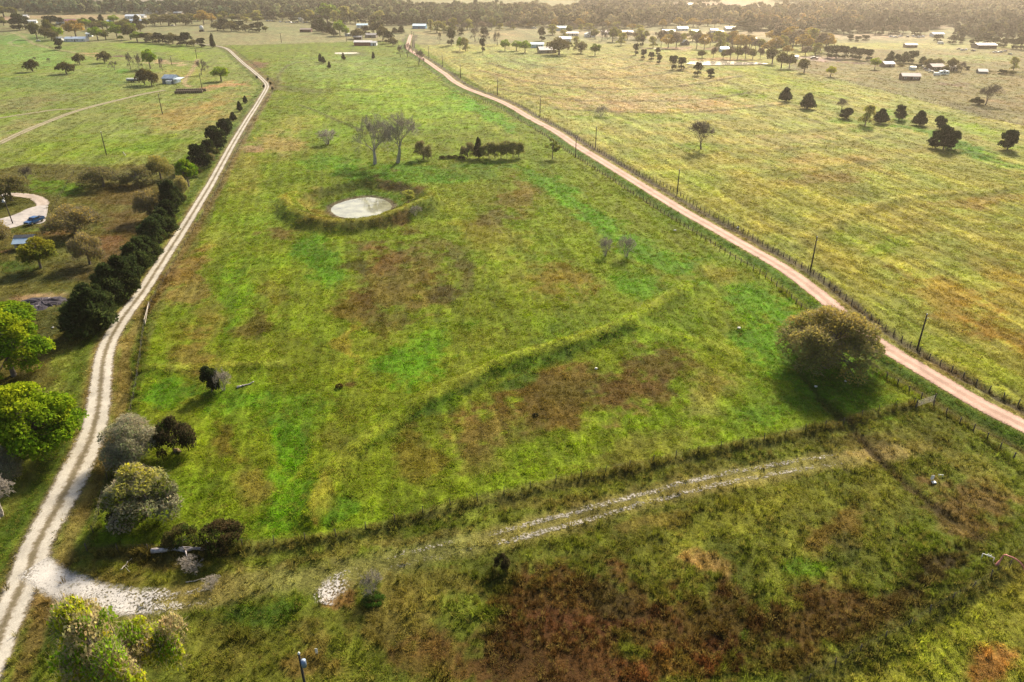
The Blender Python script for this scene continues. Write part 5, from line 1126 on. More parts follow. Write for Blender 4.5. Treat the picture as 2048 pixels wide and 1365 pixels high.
house(1254,70,24,9,2.8,1.4,(.56,.5,.46),(.5,.44,.40),'tan house with brown roof at the village centre','farm_house',0,nwin=3)
house(1338,68,24,10,2.8,1.4,W_,(.56,.56,.56),'low white house at the near edge of the village','farm_house',0,nwin=3)
house(1366,62,20,10,2.8,1.5,W_,(.48,.54,.62),'white house with blue roof in the village','farm_house',3,nwin=3)
house(1391,68,14,8,2.6,1.2,W_,(.6,.58,.55),'small white house beside two bare village trees','farm_house',0,nwin=2)
house(1429,66,14,8,3.0,1.0,W_,(.62,.6,.58),'square white store in the village','store',0,nwin=2)
house(1441,70,12,8,3.0,1.2,W_,(.62,.6,.58),'white block house on the village slope','farm_house',0,nwin=2)
house(1462,62,20,10,2.8,1.4,(.6,.54,.46),(.5,.46,.42),'tan house at the edge of the square copse','farm_house',4,nwin=3)
house(1372,91,14,8,2.4,2.6,(.10,.09,.09),(.55,.53,.5),'dark gabled cottage with white roof edges in the grove','gabled_cottage',8,ridge='y',nwin=1)
house(1450,105,16,8,2.8,1.3,(.36,.48,.54),(.40,.48,.54),'blue grey cottage hidden in the trees above the bright pond','cottage',0,nwin=2)
house(1501,86,24,9,2.6,1.8,(.62,.56,.52),(.60,.56,.54),'pale tent roofed house on the tan slope','pale_house',-6,nwin=2)
house(1816,52,24,14,2.6,5.0,W_,(.64,.66,.68),'large white gabled house far behind in the right hand wood','white_house',0,ridge='y',nwin=2)
house(1877,74,22,8,2.8,1.2,W_,(.62,.64,.66),'long white house beside the far grey lane','farm_house',2,nwin=4)
house(1823,96,22,7,2.6,.9,(.30,.2,.15),(.66,.6,.58),'low barn with pinkish white roof in the right meadow','barn',-2,openf=True,nwin=0,cat='barn')
house(1974,98,37,12,3.2,1.2,(.2,.15,.12),(.70,.67,.66),'open barn with long white roof on the far right','open_barn',-2,openf=True,nwin=0,cat='barn')
house(1822,161,34,7,2.6,1.5,BR,(.24,.20,.20),'ruined brown barn alone in the right pasture','ruined_barn',-8,nwin=3,cat='barn',door=True)
house(1779,135,21,7,2.4,1.4,(.16,.12,.09),(.40,.40,.42),'derelict dark shed with grey roof beside the yellow round tree','derelict_shed',6,nwin=1,cat='shed')
house(1876,142,25,8,2.8,1.6,(.13,.08,.065),(.26,.21,.20),'derelict brown house under grey trees','derelict_house',4,nwin=2)
house(1907,142,14,6,2.4,.8,(.36,.3,.24),(.46,.42,.38),'small tan lean-to right of the derelict brown house','shed',0,nwin=0,cat='shed')
house(1966,148,16,6,1.6,1.3,(.25,.24,.22),(.44,.43,.42),'low collapsed grey shed in the right pasture','collapsed_shed',-12,nwin=0,cat='shed',door=False)
house(1826,141,9,4,2.2,.4,(.50,.56,.54),(.52,.58,.56),'pale green box container among the derelict sheds','container',-5,nwin=0,cat='container',door=False)
house(1590,119,12,4,2.4,.4,W_,(.66,.66,.64),'white box trailer on the pinkish yard','box_trailer',0,nwin=1,cat='trailer',door=False)
house(1390,12,26,14,3,1.6,W_,(.66,.64,.62),'long white house in the far clearing','farm_house',0,nwin=3)
house(1098,19,12,9,2.8,1.5,(.3,.28,.25),(.3,.3,.3),'dark roofed house far out in the pale pasture','farm_house',0,nwin=2)
house(930,19,10,6,2.6,.8,W_,(.66,.66,.64),'white building on the far pale soil clearing','store',0,nwin=2)
# blue barn with lean-to and carport
def blue_barn():
    x, y, z = G(338, 168); k = ppm(x, y, z)
    e = empty('blue_barn', (x, y, z - .1), R(-6), 'weathered blue metal barn with white lean-to and carport', 'barn')
    M1 = mat('blue_sheet', (.20, .27, .36), .55, .2, .3, .5); M2 = mat('light_blue_sheet', (.50, .60, .68), .5, .2, .15, .5); M3 = mat('white_sheet', (.62, .64, .64), .5, .1, .12, .5)
    MB().prism([(0, 0), (9, 0), (9, 3.0), (4.5, 4.9), (0, 3.2)], 'x', -4.2, 3.2).build('wall', M1, e)
    rf = MB().prism([(-.4, 3.1), (4.5, 5.0), (9.4, 2.9), (9.4, 3.05), (4.5, 5.15), (-.4, 3.25)], 'x', -4.6, 3.4).build('roof', M1, e)
    MB().box(-4.3, -4.21, 0, 9, .4, 2.8).build('side_panel', M3, e)
    MB().box(-1.2, 2.4, -.08, -.002, 0, 2.6).build('door', mat('faded_blue_door', (.28, .36, .45), .6, .1, .15), e)
    MB().prism([(-2.6, 1.9), (-.02, 2.4), (-.02, 2.55), (-2.6, 2.05)], 'x', -.6, 3.0).build('lean_to_roof', M3, e)
    MB().box(-.6, 3.0, -2.5, -2.4, 0, 1.9).build('lean_to_wall', M3, e)
    MB().prism([(-.6, 2.8), (6, 3.3), (6, 3.45), (-.6, 2.95)], 'x', 3.5, 8.0).build('carport_roof', M2, e)
    for px_ in (3.8, 7.7):
        for py_ in (-.3, 5.7): MB().tube([(px_, py_, 0), (px_, py_, 2.85)], .08, 6).build('carport_post', STEEL, e)
blue_barn()
def small_shed():
    x, y, z = G(48, 500); e = empty('small_shed', (x, y, z - .1), R(9), 'small shed with light blue lower roof and dark upper roof', 'shed')
    MB().prism([(0, 0), (3.2, 0), (3.2, 2.5), (2.2, 3.1), (0, 2.0)], 'x', -2.0, 2.2).build('wall', cmat((.36, .30, .24)), e)
    MB().prism([(-.5, 1.82), (1.35, 2.72), (1.35, 2.82), (-.5, 1.92)], 'x', -2.4, 2.5).build('lower_roof', mat('sky_blue_sheet', (.40, .52, .62), .45, .2, .12, .6), e)
    MB().prism([(1.3, 2.78), (2.4, 3.3), (3.5, 2.75), (3.5, 2.85), (2.4, 3.42), (1.3, 2.9)], 'x', -2.42, 2.52).build('upper_roof', mat('dark_shingle', (.07, .075, .085), .8, 0, .25, 2), e)
    MB().box(-1.4, -.5, -.06, -.002, 0, 1.75).build('door', DARKW, e)
small_shed()
def silo():
    x, y, z = G(404, 64); e = empty('white_silo', (x, y, z), 0, 'small white tank on a dark trailer in the far pasture', 'tank')
    MB().tube([(0, 0, 2.2), (0, 0, 5.6), (0, 0, 6.6)], [2.2, 2.2, .9], 14).build('tank', TRIM, e, True)
    MB().box(-2.4, 2.4, -1.8, 1.8, .5, 2.1).build('trailer_bed', DARKW, e)
    for px_ in (-1.8, 1.8): MB().tube([(px_, -1.9, .5), (px_, 1.9, .5)], .5, 10).build('wheel', DARKW, e)
silo()

# ------------------------------------------------------------------ vehicles
TYRE = mat('tyre_rubber', (.02, .02, .02), .9, var=.1); CHROME = mat('bright_metal', (.6, .6, .6), .25, .9, .05); LAMP = mat('headlamp_glass', (.75, .76, .74), .15, var=.02)
def wheel(e, x, y, r=.4, w=.26):
    t = MB().tube([(x - w / 2, y, r), (x + w / 2, y, r)], r, 16).build('wheel', TYRE, e)
    MB().tube([(x - w / 2 - .01, y, r), (x + w / 2 + .01, y, r)], r * .58, 12).build('rim', CHROME, t)
def pickup():
    x, y, z = G(70, 447)
    e = empty('pickup_truck', (x, y, z + .09), R(-14), 'blue crew cab pickup truck parked on the concrete driveway', 'truck')
    P = mat('blue_truck_paint', (.03, .10, .26), .25, .3, .05, 2, 0, .6)
    # front faces -Y
    MB().prism([(-2.75, .5), (-2.8, .75), (-2.72, 1.0), (-1.35, 1.12), (2.85, 1.12), (2.88, .5)], 'x', -.98, .98).build('body', P, e)
    MB().prism([(-1.35, 1.12), (-.65, 1.78), (1.05, 1.80), (1.25, 1.12)], 'x', -.86, .86).build('cab', P, e)
    MB().prism([(-1.36, 1.14), (-.72, 1.74), (-.76, 1.77), (-1.42, 1.15)], 'x', -.76, .76).build('windscreen', GLASS, e)
    for s in (-1, 1): MB().prism([(-1.0, 1.16), (-.6, 1.68), (.95, 1.7), (1.1, 1.16)], 'x', *(sorted((s * .862, s * .885)))).build('side_window', GLASS, e)
    MB().prism([(1.06, 1.74), (1.24, 1.18), (1.28, 1.18), (1.10, 1.76)], 'x', -.72, .72).build('rear_window', GLASS, e)
    MB().box(-.85, .85, 1.35, 2.8, 1.121, 1.14).build('bed_floor', DARKW, e)
    for s in (-1, 1): MB().box(*sorted((s * .86, s * .98)), 1.26, 2.86, 1.121, 1.3).build('bed_side', P, e)
    MB().box(-.85, .85, 2.76, 2.86, 1.141, 1.3).build('tailgate', P, e)
    MB().box(-.6, .6, -2.83, -2.77, .68, .95).build('grille', DARKW, e); MB().box(-1.0, 1.0, -2.95, -2.81, .42, .62).build('bumper', CHROME, e)
    for s in (-1, 1):
        MB().box(*sorted((s * .66, s * .94)), -2.82, -2.74, .74, .94).build('headlight', LAMP, e)
        MB().box(*sorted((s * .99, s * 1.14)), -1.15, -1.0, 1.15, 1.32).build('mirror', P, e)
        for yy in (-1.75, 1.75): wheel(e, s * .88, yy)
pickup()
def car(bx, by, rgb, rz, label, group=None, name='parked_car', s=1.0, van=False):
    x, y, z = G(bx, by); e = empty(name, (x, y, z), R(rz), label, 'car' if not van else 'van', group); e.scale = (s, s, s)
    P = mat('paint_%d_%d_%d' % tuple(int(c * 100) for c in rgb), rgb, .3, .1, .05, 2, 0, .5)
    MB().prism([(-2.2, .35), (-2.25, .7), (-2.1, .85), (-1.0, .95), (2.0, .98), (2.2, .8), (2.2, .35)], 'x', -.88, .88).build('body', P, e)
    if van: MB().prism([(-1.6, .95), (-1.1, 2.0), (2.1, 2.05), (2.15, .95)], 'x', -.86, .86).build('cabin', P, e)
    else: MB().prism([(-1.0, .95), (-.4, 1.48), (1.0, 1.5), (1.7, .98)], 'x', -.76, .76).build('cabin', GLASS, e); MB().box(-.7, .7, -.35, .95, 1.501, 1.53).build('roof', P, e)
    for sx in (-1, 1):
        for yy in (-1.4, 1.4): wheel(e, sx * .8, yy, .33, .2)
WC, SC, DC, RC, GC = (.66,.66,.66), (.42,.43,.44), (.05,.05,.06), (.3,.05,.04), (.10,.16,.12)
car(77,83,WC,80,'white car parked left of the small shed by the bungalow'); car(132,84,WC,70,'white car parked before the bungalow porch'); car(345,52,WC,85,'white car on the far lane beside round oaks')
for i, (bx, by) in enumerate([(535,43),(541,43),(548,44),(561,45),(573,46),(580,46),(586,47),(593,46),(608,46),(614,46)]):
    car(bx, by, [WC,SC,DC,WC,SC][i % 5], 60 + 37 * i, 'car standing in the far parking yard', 'cars in the far parking yard', s=1.15)
for i, (bx, by) in enumerate([(1826,138),(1840,134),(1846,137),(1849,140),(1856,143),(1862,146)]):
    car(bx, by, [SC,WC,WC,BR,SC,(.5,.45,.3)][i], 70 + 31 * i, 'old car rusting among the derelict sheds', 'old cars among the derelict sheds')
for i, (bx, by) in enumerate([(1783,75),(1791,76),(1801,74),(1815,75),(1826,74),(1835,76),(1844,75)]):
    car(bx, by, [WC,SC,WC,DC,WC,SC,WC][i], 75 + 23 * i, 'vehicle in the far junk field', 'vehicles in the far junk field', s=1.2)
for i, (bx, by) in enumerate([(1918,100),(1925,102),(1932,101),(1946,103),(1990,106),(2000,106),(2010,104),(2020,110)]):
    car(bx, by, [DC,SC,WC,DC,WC,SC,DC,GC][i], 65 + 41 * i, 'vehicle beside the open white roofed barn', 'vehicles by the white roofed barn')
car(1628,119,BR,85,'brown truck on the pinkish yard',s=1.4); car(1068,58,WC,85,'white car on the village lane before the teal house',s=1.3); car(1262,66,WC,80,'white car before the tan village house')
def rv():
    x, y, z = G(1888, 151); e = empty('camper_trailer', (x, y, z), R(-4), 'pale blue white camper trailer before the derelict brown house', 'trailer')
    C = mat('pale_camper', (.50, .60, .62), .4, .1, .08)
    MB().prism([(-3.2, .5), (-3.4, 1.4), (-2.9, 2.7), (2.9, 2.8), (3.3, 1.6), (3.1, .5)], 'y', 0, 2.4).build('shell', C, e)
    for px_ in (-1.9, 0, 1.8): MB().box(px_ - .5, px_ + .5, -.04, -.002, 1.4, 2.1).build('window', GLASS, e)
    for px_ in (-.6, .6): MB().tube([(px_, -.05, .35), (px_, .25, .35)], .35, 12).build('wheel', TYRE, e)
    MB().box(-.8, .8, .6, 1.8, 2.78, 3.3).build('roof_unit', TRIM, e)
rv()
car(1873,152,WC,80,'small pale van beside the camper trailer',van=True); car(1881,89,WC,85,'white camper van in the right meadow',van=True,s=1.3)
def stock_trailer():
    x, y, z = G(265, 165); e = empty('stock_trailer', (x, y, z), R(4), 'long white stock trailer beside the cattle pen', 'trailer')
    MB().box(-3.6, 3.6, 0, 2.2, .6, 1.2).build('lower_side', DARKW, e); MB().box(-3.6, 3.6, -.02, 2.22, 1.3, 2.1).build('upper_side', TRIM, e)
    MB().box(-3.7, 3.7, -.1, 2.3, 2.2, 2.35).build('roof', TRIM, e)
    for k in range(7): MB().box(-3.5 + k * 1.16 - .05, -3.5 + k * 1.16 + .05, -.06, -.021, .5, 2.2).build('rib', DARKW, e)
    for px_ in (-.7, .7): MB().tube([(px_, -.08, .4), (px_, .25, .4)], .4, 12).build('wheel', TYRE, e)
stock_trailer()
def pen():
    pts = [(253,172),(275,175),(300,176),(318,173)]; W3 = [Vector(G(*p)) for p in pts]
    e = empty('cattle_pen', W3[0], 0, 'dark rail cattle pen left of the blue barn', 'pen')
    for a, b in zip(W3[:-1], W3[1:]):
        for k in range(4):
            q = a.lerp(b, k / 4) - W3[0]; MB().tube([q + Vector((0, 0, -.2)), q + Vector((0, 0, 1.5))], .07, 6).build('post', WOOD, e)
        for hh in (.4, .8, 1.2): MB().tube([a - W3[0] + Vector((0, 0, hh)), b - W3[0] + Vector((0, 0, hh))], .05, 5).build('rail', WOOD, e)
pen()
# ------------------------------------------------------------------ hay
HAY = mat('weathered_hay', (.16, .115, .07), .95, var=.35, scale=3, bump=.6); HAYE = mat('hay_end', (.24, .18, .10), .95, var=.3, scale=3, bump=.5)
def bale_mesh():
    m = MB(); m.tube([(-.62, 0, .8), (-.58, 0, .8), (-.3, 0, .8), (0, 0, .8), (.3, 0, .8), (.58, 0, .8), (.62, 0, .8)], [.6, .76, .81, .79, .81, .76, .6], 16)
    me = m.mesh('bale', True); me.materials.append(HAY); return me
BALE = bale_mesh()
for (p0, p1, n, lb) in [((350,188),(406,186),14,'round hay bale in the front row beside the left pasture'),((353,184),(413,183),15,'round hay bale in the back row beside the left pasture')]:
    a = Vector(G(*p0)); b = Vector(G(*p1)); rz = math.atan2(b.y - a.y, b.x - a.x)
    for k in range(n):
        p = a.lerp(b, (k + .5) / n); o = mobj('hay_bale', BALE, None); o.location = (p.x, p.y, GZ(p.x, p.y) - .03); o.rotation_euler = (rnd.uniform(0, 6) * 0, 0, rz)
        o.scale = ((b - a).length / n / 1.27, 1.12, 1.12); tag(o, lb, 'hay bale', 'bales of the ' + lb.split(' in the ')[1].split(' beside')[0])
# ------------------------------------------------------------------ dead wood, ash
def log(name, label, p0, p1, r, seed, m, stubs=5, lift=.15):
    rs = np.random.RandomState(seed); a = Vector(G(*p0)); b = Vector(G(*p1)); n = 12
    pts = []
    for k in range(n):
        p = a.lerp(b, k / (n - 1)); pts.append(Vector((p.x + rs.normal() * r * .4, p.y + rs.normal() * r * .4, GZ(p.x, p.y) + r * .6 + lift * rs.rand())) - a)
    e = empty(name, a, 0, label, 'log'); rad = [r * (1 - .55 * k / (n - 1)) * rs.uniform(.85, 1.15) for k in range(n)]
    MB().tube(pts, rad, 8).build('trunk', m, e, True)
    for k in range(stubs):
        i = rs.randint(3, n - 1); d = Vector((rs.normal() * .6 + .5, rs.normal() * .6, rs.uniform(.1, .8))) * rs.uniform(.6, 1.9)
        MB().tube([pts[i], pts[i] + d * .5 + Vector((0, 0, .1)), pts[i] + d], [rad[i] * .45, rad[i] * .28, .02], 5).build('branch', m, e, True)
    return e
GREYW = mat('silver_deadwood', (.34, .31, .31), .95, var=.5, scale=2.2, bump=.5)
log('fallen_tree', 'long silver grey fallen trunk beside dark scrub', (300,1106), (436,1099), .34, 3, GREYW, 7)
log('fallen_branch', 'thin red brown dead branch at the tip of the fallen trunk', (425,1100), (470,1078), .10, 4, mat('reddish_deadwood', (.18, .11, .08), .95, var=.3), 6, .4)
log('short_log', 'short grey log beside the round dark cedar', (474,777), (508,765), .17, 5, GREYW, 2)
log('fallen_branch', 'pale dead branch on the dark grass below the fallen trunk', (242,1142), (256,1126), .07, 6, PALEWOOD, 3)
log('fallen_branch', 'pale dead branch across the crown foot of the yellow green tree', (372,1166), (412,1160), .06, 8, PALEWOOD, 2)
log('cut_log', 'cut round log end beside the dark brown thicket', (350,902), (362,906), .28, 9, mat('cut_wood', (.28, .2, .1), .9, var=.3), 0)
log('stick', 'pale leaning stick before the dark brown thicket', (372,892), (377,880), .04, 10, PALEWOOD, 0)
log('white_pipe', 'white pipe lying in the left pasture near the lone pole', (246,305), (252,312), .1, 12, TRIM, 0)
log('fallen_branch', 'dark dead branch standing in the stock pond water', (742,421), (768,412), .05, 13, BARK, 9, .5) if False else None
def ash():
    x, y, z = G(84, 606); e = empty('ash_pile', (x, y, z), 0, 'black burnt ash pile on the yard lawn', 'ash pile')
    rs = np.random.RandomState(4); n = 40; V = [(0, 0, .5)]; F = []
    rings = [(.25, .5), (.5, .42), (.75, .25), (1, -.05)]
    for rr, zz in rings:
        for k in range(n):
            t = 2 * math.pi * k / n; w = 1 + .16 * math.sin(3 * t) + .1 * rs.normal()
            V.append((4.6 * rr * w * math.cos(t), 3.6 * rr * w * math.sin(t), zz + rs.normal() * .1 * (zz > 0)))
    F = [(0, 1 + k, 1 + (k + 1) % n) for k in range(n)]
    for i in range(3):
        for k in range(n): F.append((1 + i * n + k, 1 + (i + 1) * n + k, 1 + (i + 1) * n + (k + 1) % n, 1 + i * n + (k + 1) % n))
    mobj('mound', mesh_from('mound', V, F), mat('charcoal', (.035, .03, .04), .95, var=.7, scale=1.6, bump=.8), e)
    for k in range(16):
        t = rs.rand() * 6.28; q = rs.rand() ** .5; p = Vector((4.2 * q * math.cos(t), 3.2 * q * math.sin(t), .35 * (1 - q) + .15)); d = Vector((rs.normal(), rs.normal(), rs.normal() * .2)).normalized() * rs.uniform(.4, 1.3)
        MB().tube([p - d, p + d], .07, 5).build('charred_log', GREYW if k % 3 == 0 else DARKW, e)
ash()
# ------------------------------------------------------------------ pipe fittings and markers in the foreground
PINK = mat('faded_red_pipe', (.52, .20, .17), .55, .1, .15); WP = mat('white_pipe_paint', (.66, .66, .60), .5, .1, .1)
def pink_pipe():
    a = Vector(G(1993, 1133)); b = Vector(G(2050, 1152)); d = b - a
    e = empty('pink_pipe', a, 0, 'curved pink pipe arching over the brown grass beside the corner fence', 'pipe')
    pts = [Vector((0, 0, 0)), Vector((.15, 0, .9)), Vector((.45, .05, 1.75)), d * .25 + Vector((0, 0, 2.0)), d * .45 + Vector((0, 0, 1.95)), d * .7 + Vector((0, 0, 1.6)), d * .9 + Vector((0, 0, .9)), d + Vector((0, 0, .1))]
    L = smooth_line([tuple(p) for p in pts], 5); MB().tube([Vector(p) for p in L], .09, 9).build('arch', PINK, e, True)
    MB().tube([(-.02, 0, -.1), (0, 0, .2), (.12, 0, .9)], [.26, .2, .1], 10).build('flared_foot', PINK, e, True)
    MB().tube([d + Vector((0, 0, .0)), d + Vector((0, 0, .7))], .13, 10).build('end_sleeve', PINK, e, True)
pink_pipe()
def white_valves():
    a = Vector(G(1962, 1118)); b = Vector(G(1985, 1126)); d = b - a
    e = empty('valve_manifold', a, 0, 'white pipe manifold with valves beside the pink pipe', 'pipe')
    MB().tube([(0, 0, -.2), (0, 0, .85)], .05, 8).build('riser', WP, e, True); MB().tube([(0, 0, .85), d + Vector((0, 0, .8))], .05, 8).build('header', WP, e, True)
    MB().tube([d + Vector((0, 0, .8)), d + Vector((0, 0, -.1))], .05, 8).build('riser', WP, e, True)
    for t in (.4, .55, .68):
        q = d * t + Vector((0, 0, .83)); MB().tube([q - d.normalized() * .09, q + d.normalized() * .09], .11, 10).build('valve', WP, e, True)
        MB().tube([q, q + Vector((0, 0, .28))], .03, 6).build('valve_stem', WP, e)
    c = Vector(G(1997, 1135)) - a; MB().tube([d + Vector((0, 0, .05)), c + Vector((0, 0, .08))], .045, 7).build('ground_pipe', mat('tan_pipe', (.45, .36, .24), .7), e, True)
white_valves()
def marker(px_, py_, label, w, h, base=False):
    x, y, z = G(px_, py_); e = empty('marker_post', (x, y, z), R(6), label, 'sign')
    MB().tube([(0, 0.03, -.2), (0, .03, h * .9)], .03, 7).build('stake', STEEL, e)
    MB().box(-w / 2, w / 2, -.02, .01, h * .25, h).build('plate', TRIM, e)
    if base: MB().box(-.28, .28, -.7, -.25, .02, .2).build('ground_box', TRIM, e)
marker(634,1310,'slim white marker plate standing in the tan grass beyond the nearest pole',.26,.95)
marker(1863,962,'small white square sign with a white box at its foot in the corner paddock',.5,.95,True)
def white_stub():
    a = Vector(G(1876, 953)); b = Vector(G(1886, 954)); d = b - a
    e = empty('white_stub_pipe', a, 0, 'short white pipe on low stands right of the square white sign', 'pipe')
    MB().tube([(0, 0, .3), d + Vector((0, 0, .3))], .06, 8).build('tube', WP, e, True)
    for q in (d * .15, d * .85): MB().tube([q, q + Vector((0, 0, .3))], .04, 6).build('stand', WP, e)
white_stub()
def stone(px_, py_, r, label):
    x, y, z = G(px_, py_); rs = np.random.RandomState(int(px_)); import bmesh
    bm = bmesh.new(); bmesh.ops.create_icosphere(bm, subdivisions=2, radius=r)
    for v in bm.verts: v.co *= rs.uniform(.8, 1.15); v.co.z *= .6
    me = bpy.data.meshes.new('stone'); bm.to_mesh(me); bm.free()
    o = mobj('white_stone', me, mat('limestone', (.55, .53, .48), .9, var=.15)); o.location = (x, y, z + r * .25); tag(o, label, 'stone')
stone(1632,774,.28,'white stone in the green grass below the huge olive tree'); stone(1691,763,.24,'smaller white stone close under the huge olive tree'); stone(1478,657,.35,'pale yellow stone in the bright green grass'); stone(1192,738,.3,'pale stone on the brown patch below the curved ridge')
stone(1350,462,.4,'pale stone beside the roadside fence on the green field'); stone(106,656,.25,'white stone on the dark lawn beside the cedar row'); stone(1476,456,.4,'white stone in the ditch beside the far roadside fence')
# ------------------------------------------------------------------ instanced stuff: grass, far woodland
def inst_mat(name, trans=.3):
    m = bpy.data.materials.new(name); m.use_nodes = True
    n = m.node_tree.nodes; l = m.node_tree.links
    for q in list(n):
        if q.type != 'OUTPUT_MATERIAL': n.remove(q)
    at = n.new('ShaderNodeAttribute'); at.attribute_type = 'INSTANCER'; at.attribute_name = 'tint'
    a2 = n.new('ShaderNodeAttribute'); a2.attribute_name = 'col'
    mx = n.new('ShaderNodeMix'); mx.data_type = 'RGBA'; mx.blend_type = 'MULTIPLY'; mx.inputs[0].default_value = 1
    l.new(at.outputs['Color'], mx.inputs[6]); l.new(a2.outputs['Color'], mx.inputs[7])
    d = n.new('ShaderNodeBsdfDiffuse'); t = n.new('ShaderNodeBsdfTranslucent'); ms = n.new('ShaderNodeMixShader'); ms.inputs[0].default_value = trans
    l.new(mx.outputs[2], d.inputs['Color']); l.new(mx.outputs[2], t.inputs['Color'])
    l.new(d.outputs[0], ms.inputs[1]); l.new(t.outputs[0], ms.inputs[2]); l.new(ms.outputs[0], n['Material Output'].inputs['Surface'])
    return m
def scatter(name, Pts, tint, scl, rot, protos, label=None):
    me = bpy.data.meshes.new(name); me.vertices.add(len(Pts)); me.vertices.foreach_set('co', np.asarray(Pts, np.float32).ravel())
    c4 = np.ones((len(Pts), 4), np.float32); c4[:, :3] = tint
    me.attributes.new('tint', 'FLOAT_COLOR', 'POINT').data.foreach_set('color', c4.ravel())
    me.attributes.new('scl', 'FLOAT_VECTOR', 'POINT').data.foreach_set('vector', np.asarray(scl, np.float32).ravel())
    me.attributes.new('rot', 'FLOAT_VECTOR', 'POINT').data.foreach_set('vector', np.asarray(rot, np.float32).ravel())
    me.attributes.new('pick', 'INT', 'POINT').data.foreach_set('value', NR.randint(0, len(protos), len(Pts)).astype(np.int32))
    me.update(); o = bpy.data.objects.new(name, me); link(o); tag(o, label, kind='stuff')
    pc = bpy.data.collections.new(name + '_kinds')
    for i, pm in enumerate(protos): pc.objects.link(bpy.data.objects.new('%s_kind_%02d' % (name, i), pm))
    ng = bpy.data.node_groups.new(name + '_scatter', 'GeometryNodeTree')
    ng.interface.new_socket('Geometry', in_out='INPUT', socket_type='NodeSocketGeometry'); ng.interface.new_socket('Geometry', in_out='OUTPUT', socket_type='NodeSocketGeometry')
    n = ng.nodes; l = ng.links; gi = n.new('NodeGroupInput'); go = n.new('NodeGroupOutput')
    ip = n.new('GeometryNodeInstanceOnPoints'); ci = n.new('GeometryNodeCollectionInfo'); ci.inputs['Collection'].default_value = pc
    ci.inputs['Separate Children'].default_value = True; ci.inputs['Reset Children'].default_value = True; ip.inputs['Pick Instance'].default_value = True
    def at(nm, t):
        a = n.new('GeometryNodeInputNamedAttribute'); a.data_type = t; a.inputs['Name'].default_value = nm; return a.outputs['Attribute']
    l.new(gi.outputs[0], ip.inputs['Points']); l.new(ci.outputs[0], ip.inputs['Instance'])
    l.new(at('pick', 'INT'), ip.inputs['Instance Index']); l.new(at('scl', 'FLOAT_VECTOR'), ip.inputs['Scale'])
    e2r = n.new('FunctionNodeEulerToRotation'); l.new(at('rot', 'FLOAT_VECTOR'), e2r.inputs[0]); l.new(e2r.outputs[0], ip.inputs['Rotation'])
    l.new(ip.outputs[0], go.inputs[0])
    md = o.modifiers.new('scatter', 'NODES'); md.node_group = ng
    return o
GM = inst_mat('grass_blades', .35); WMT = inst_mat('woodland_leaves', .25)
def tuft_mesh(seed, nb, rad, hh, bw, lean):
    rs = np.random.RandomState(seed); V, F, C = [], [], []
    for k in range(nb):
        t = rs.rand() * 6.283; q = rad * rs.rand() ** .6; b = np.array([q * math.cos(t), q * math.sin(t), -.04])
        d = np.array([math.cos(t) + rs.normal() * .6, math.sin(t) + rs.normal() * .6, 0]); d /= np.linalg.norm(d) + 1e-6
        s = np.array([-d[1], d[0], 0]) * bw * rs.uniform(.6, 1.3); h = hh * rs.uniform(.5, 1.15); ln = lean * rs.uniform(.4, 1.4)
        o = len(V); V += [b - s, b + s, b + d * ln * .45 * h + np.array([0, 0, h * .7]) + s * .8, b + d * ln * .45 * h + np.array([0, 0, h * .7]) - s * .8, b + d * ln * h + np.array([0, 0, h * (1 - .3 * ln)])]
        F += [(o, o + 1, o + 2, o + 3), (o + 3, o + 2, o + 4)]
        f = rs.uniform(.65, 1.4); C += [np.array([f, f, f * .9])] * 5
    m = mesh_from('tuft', V, F); a = m.attributes.new('col', 'FLOAT_COLOR', 'POINT')
    c4 = np.ones((len(V), 4), np.float32); c4[:, :3] = C; a.data.foreach_set('color', c4.ravel()); m.materials.append(GM); return m
SHORT = [tuft_mesh(i, 16, .32, .17, .028, 1.0) for i in range(5)]
TALL = [tuft_mesh(40 + i, 20, .22, .62, .026, .55) for i in range(5)]
def sample(n, y0, y1):
    """random ground points inside the view's wedge, even per square metre"""
    out = []
    while sum(len(a) for a in out) < n:
        m = n
        y = y0 + (y1 - y0) * np.sqrt(NR.rand(m) * (1 - (y0 / y1) ** 2) + (y0 / y1) ** 2) if False else NR.uniform(y0, y1, m)
        x = NR.uniform(-1, 1, m) * .74 * (y1 + 32)
        k = np.abs(x) < .74 * (y + 32); out.append(np.stack([x[k], y[k]], 1))
    return np.concatenate(out)[:n]
def keep_mask(x, y):
    k = np.ones(len(x), bool)
    for L, w in ((RED, 2.35), (TRACK, 2.0), (FARMT, 1.6), (FARMB, 1.2), (DL, 1.9)):
        d, s = seg_dist(x, y, L, 4.0); k &= d > w + .25 * NR.normal(size=len(x))
    d, s = seg_dist(x, y, SIDE, 4.0); k &= (d > 2.0) | (NR.rand(len(x)) < .35)
    d, s = seg_dist(x, y, JUNC, 4.0); k &= (d > 2.2) | (NR.rand(len(x)) < .3)
    d, s = seg_dist(x, y, GP, 4.0); k &= (d > 1.8) | (NR.rand(len(x)) < .25)
    d, s = seg_dist(x, y, RED, 8.0); k &= ~((s > 0) & (np.abs(d - 5.0) < 1.6)) | (NR.rand(len(x)) < .3)
    r, th = pond_r(x, y); k &= r > .40
    px, py = PX(x, y)
    k &= ~pip([(-60,446),(0,437),(55,419),(95,411),(94,436),(88,447),(45,452),(20,459),(-40,473)], px, py)
    k &= ~(((px - 84) / 44) ** 2 + ((py - 607) / 20) ** 2 < 1)
    return k
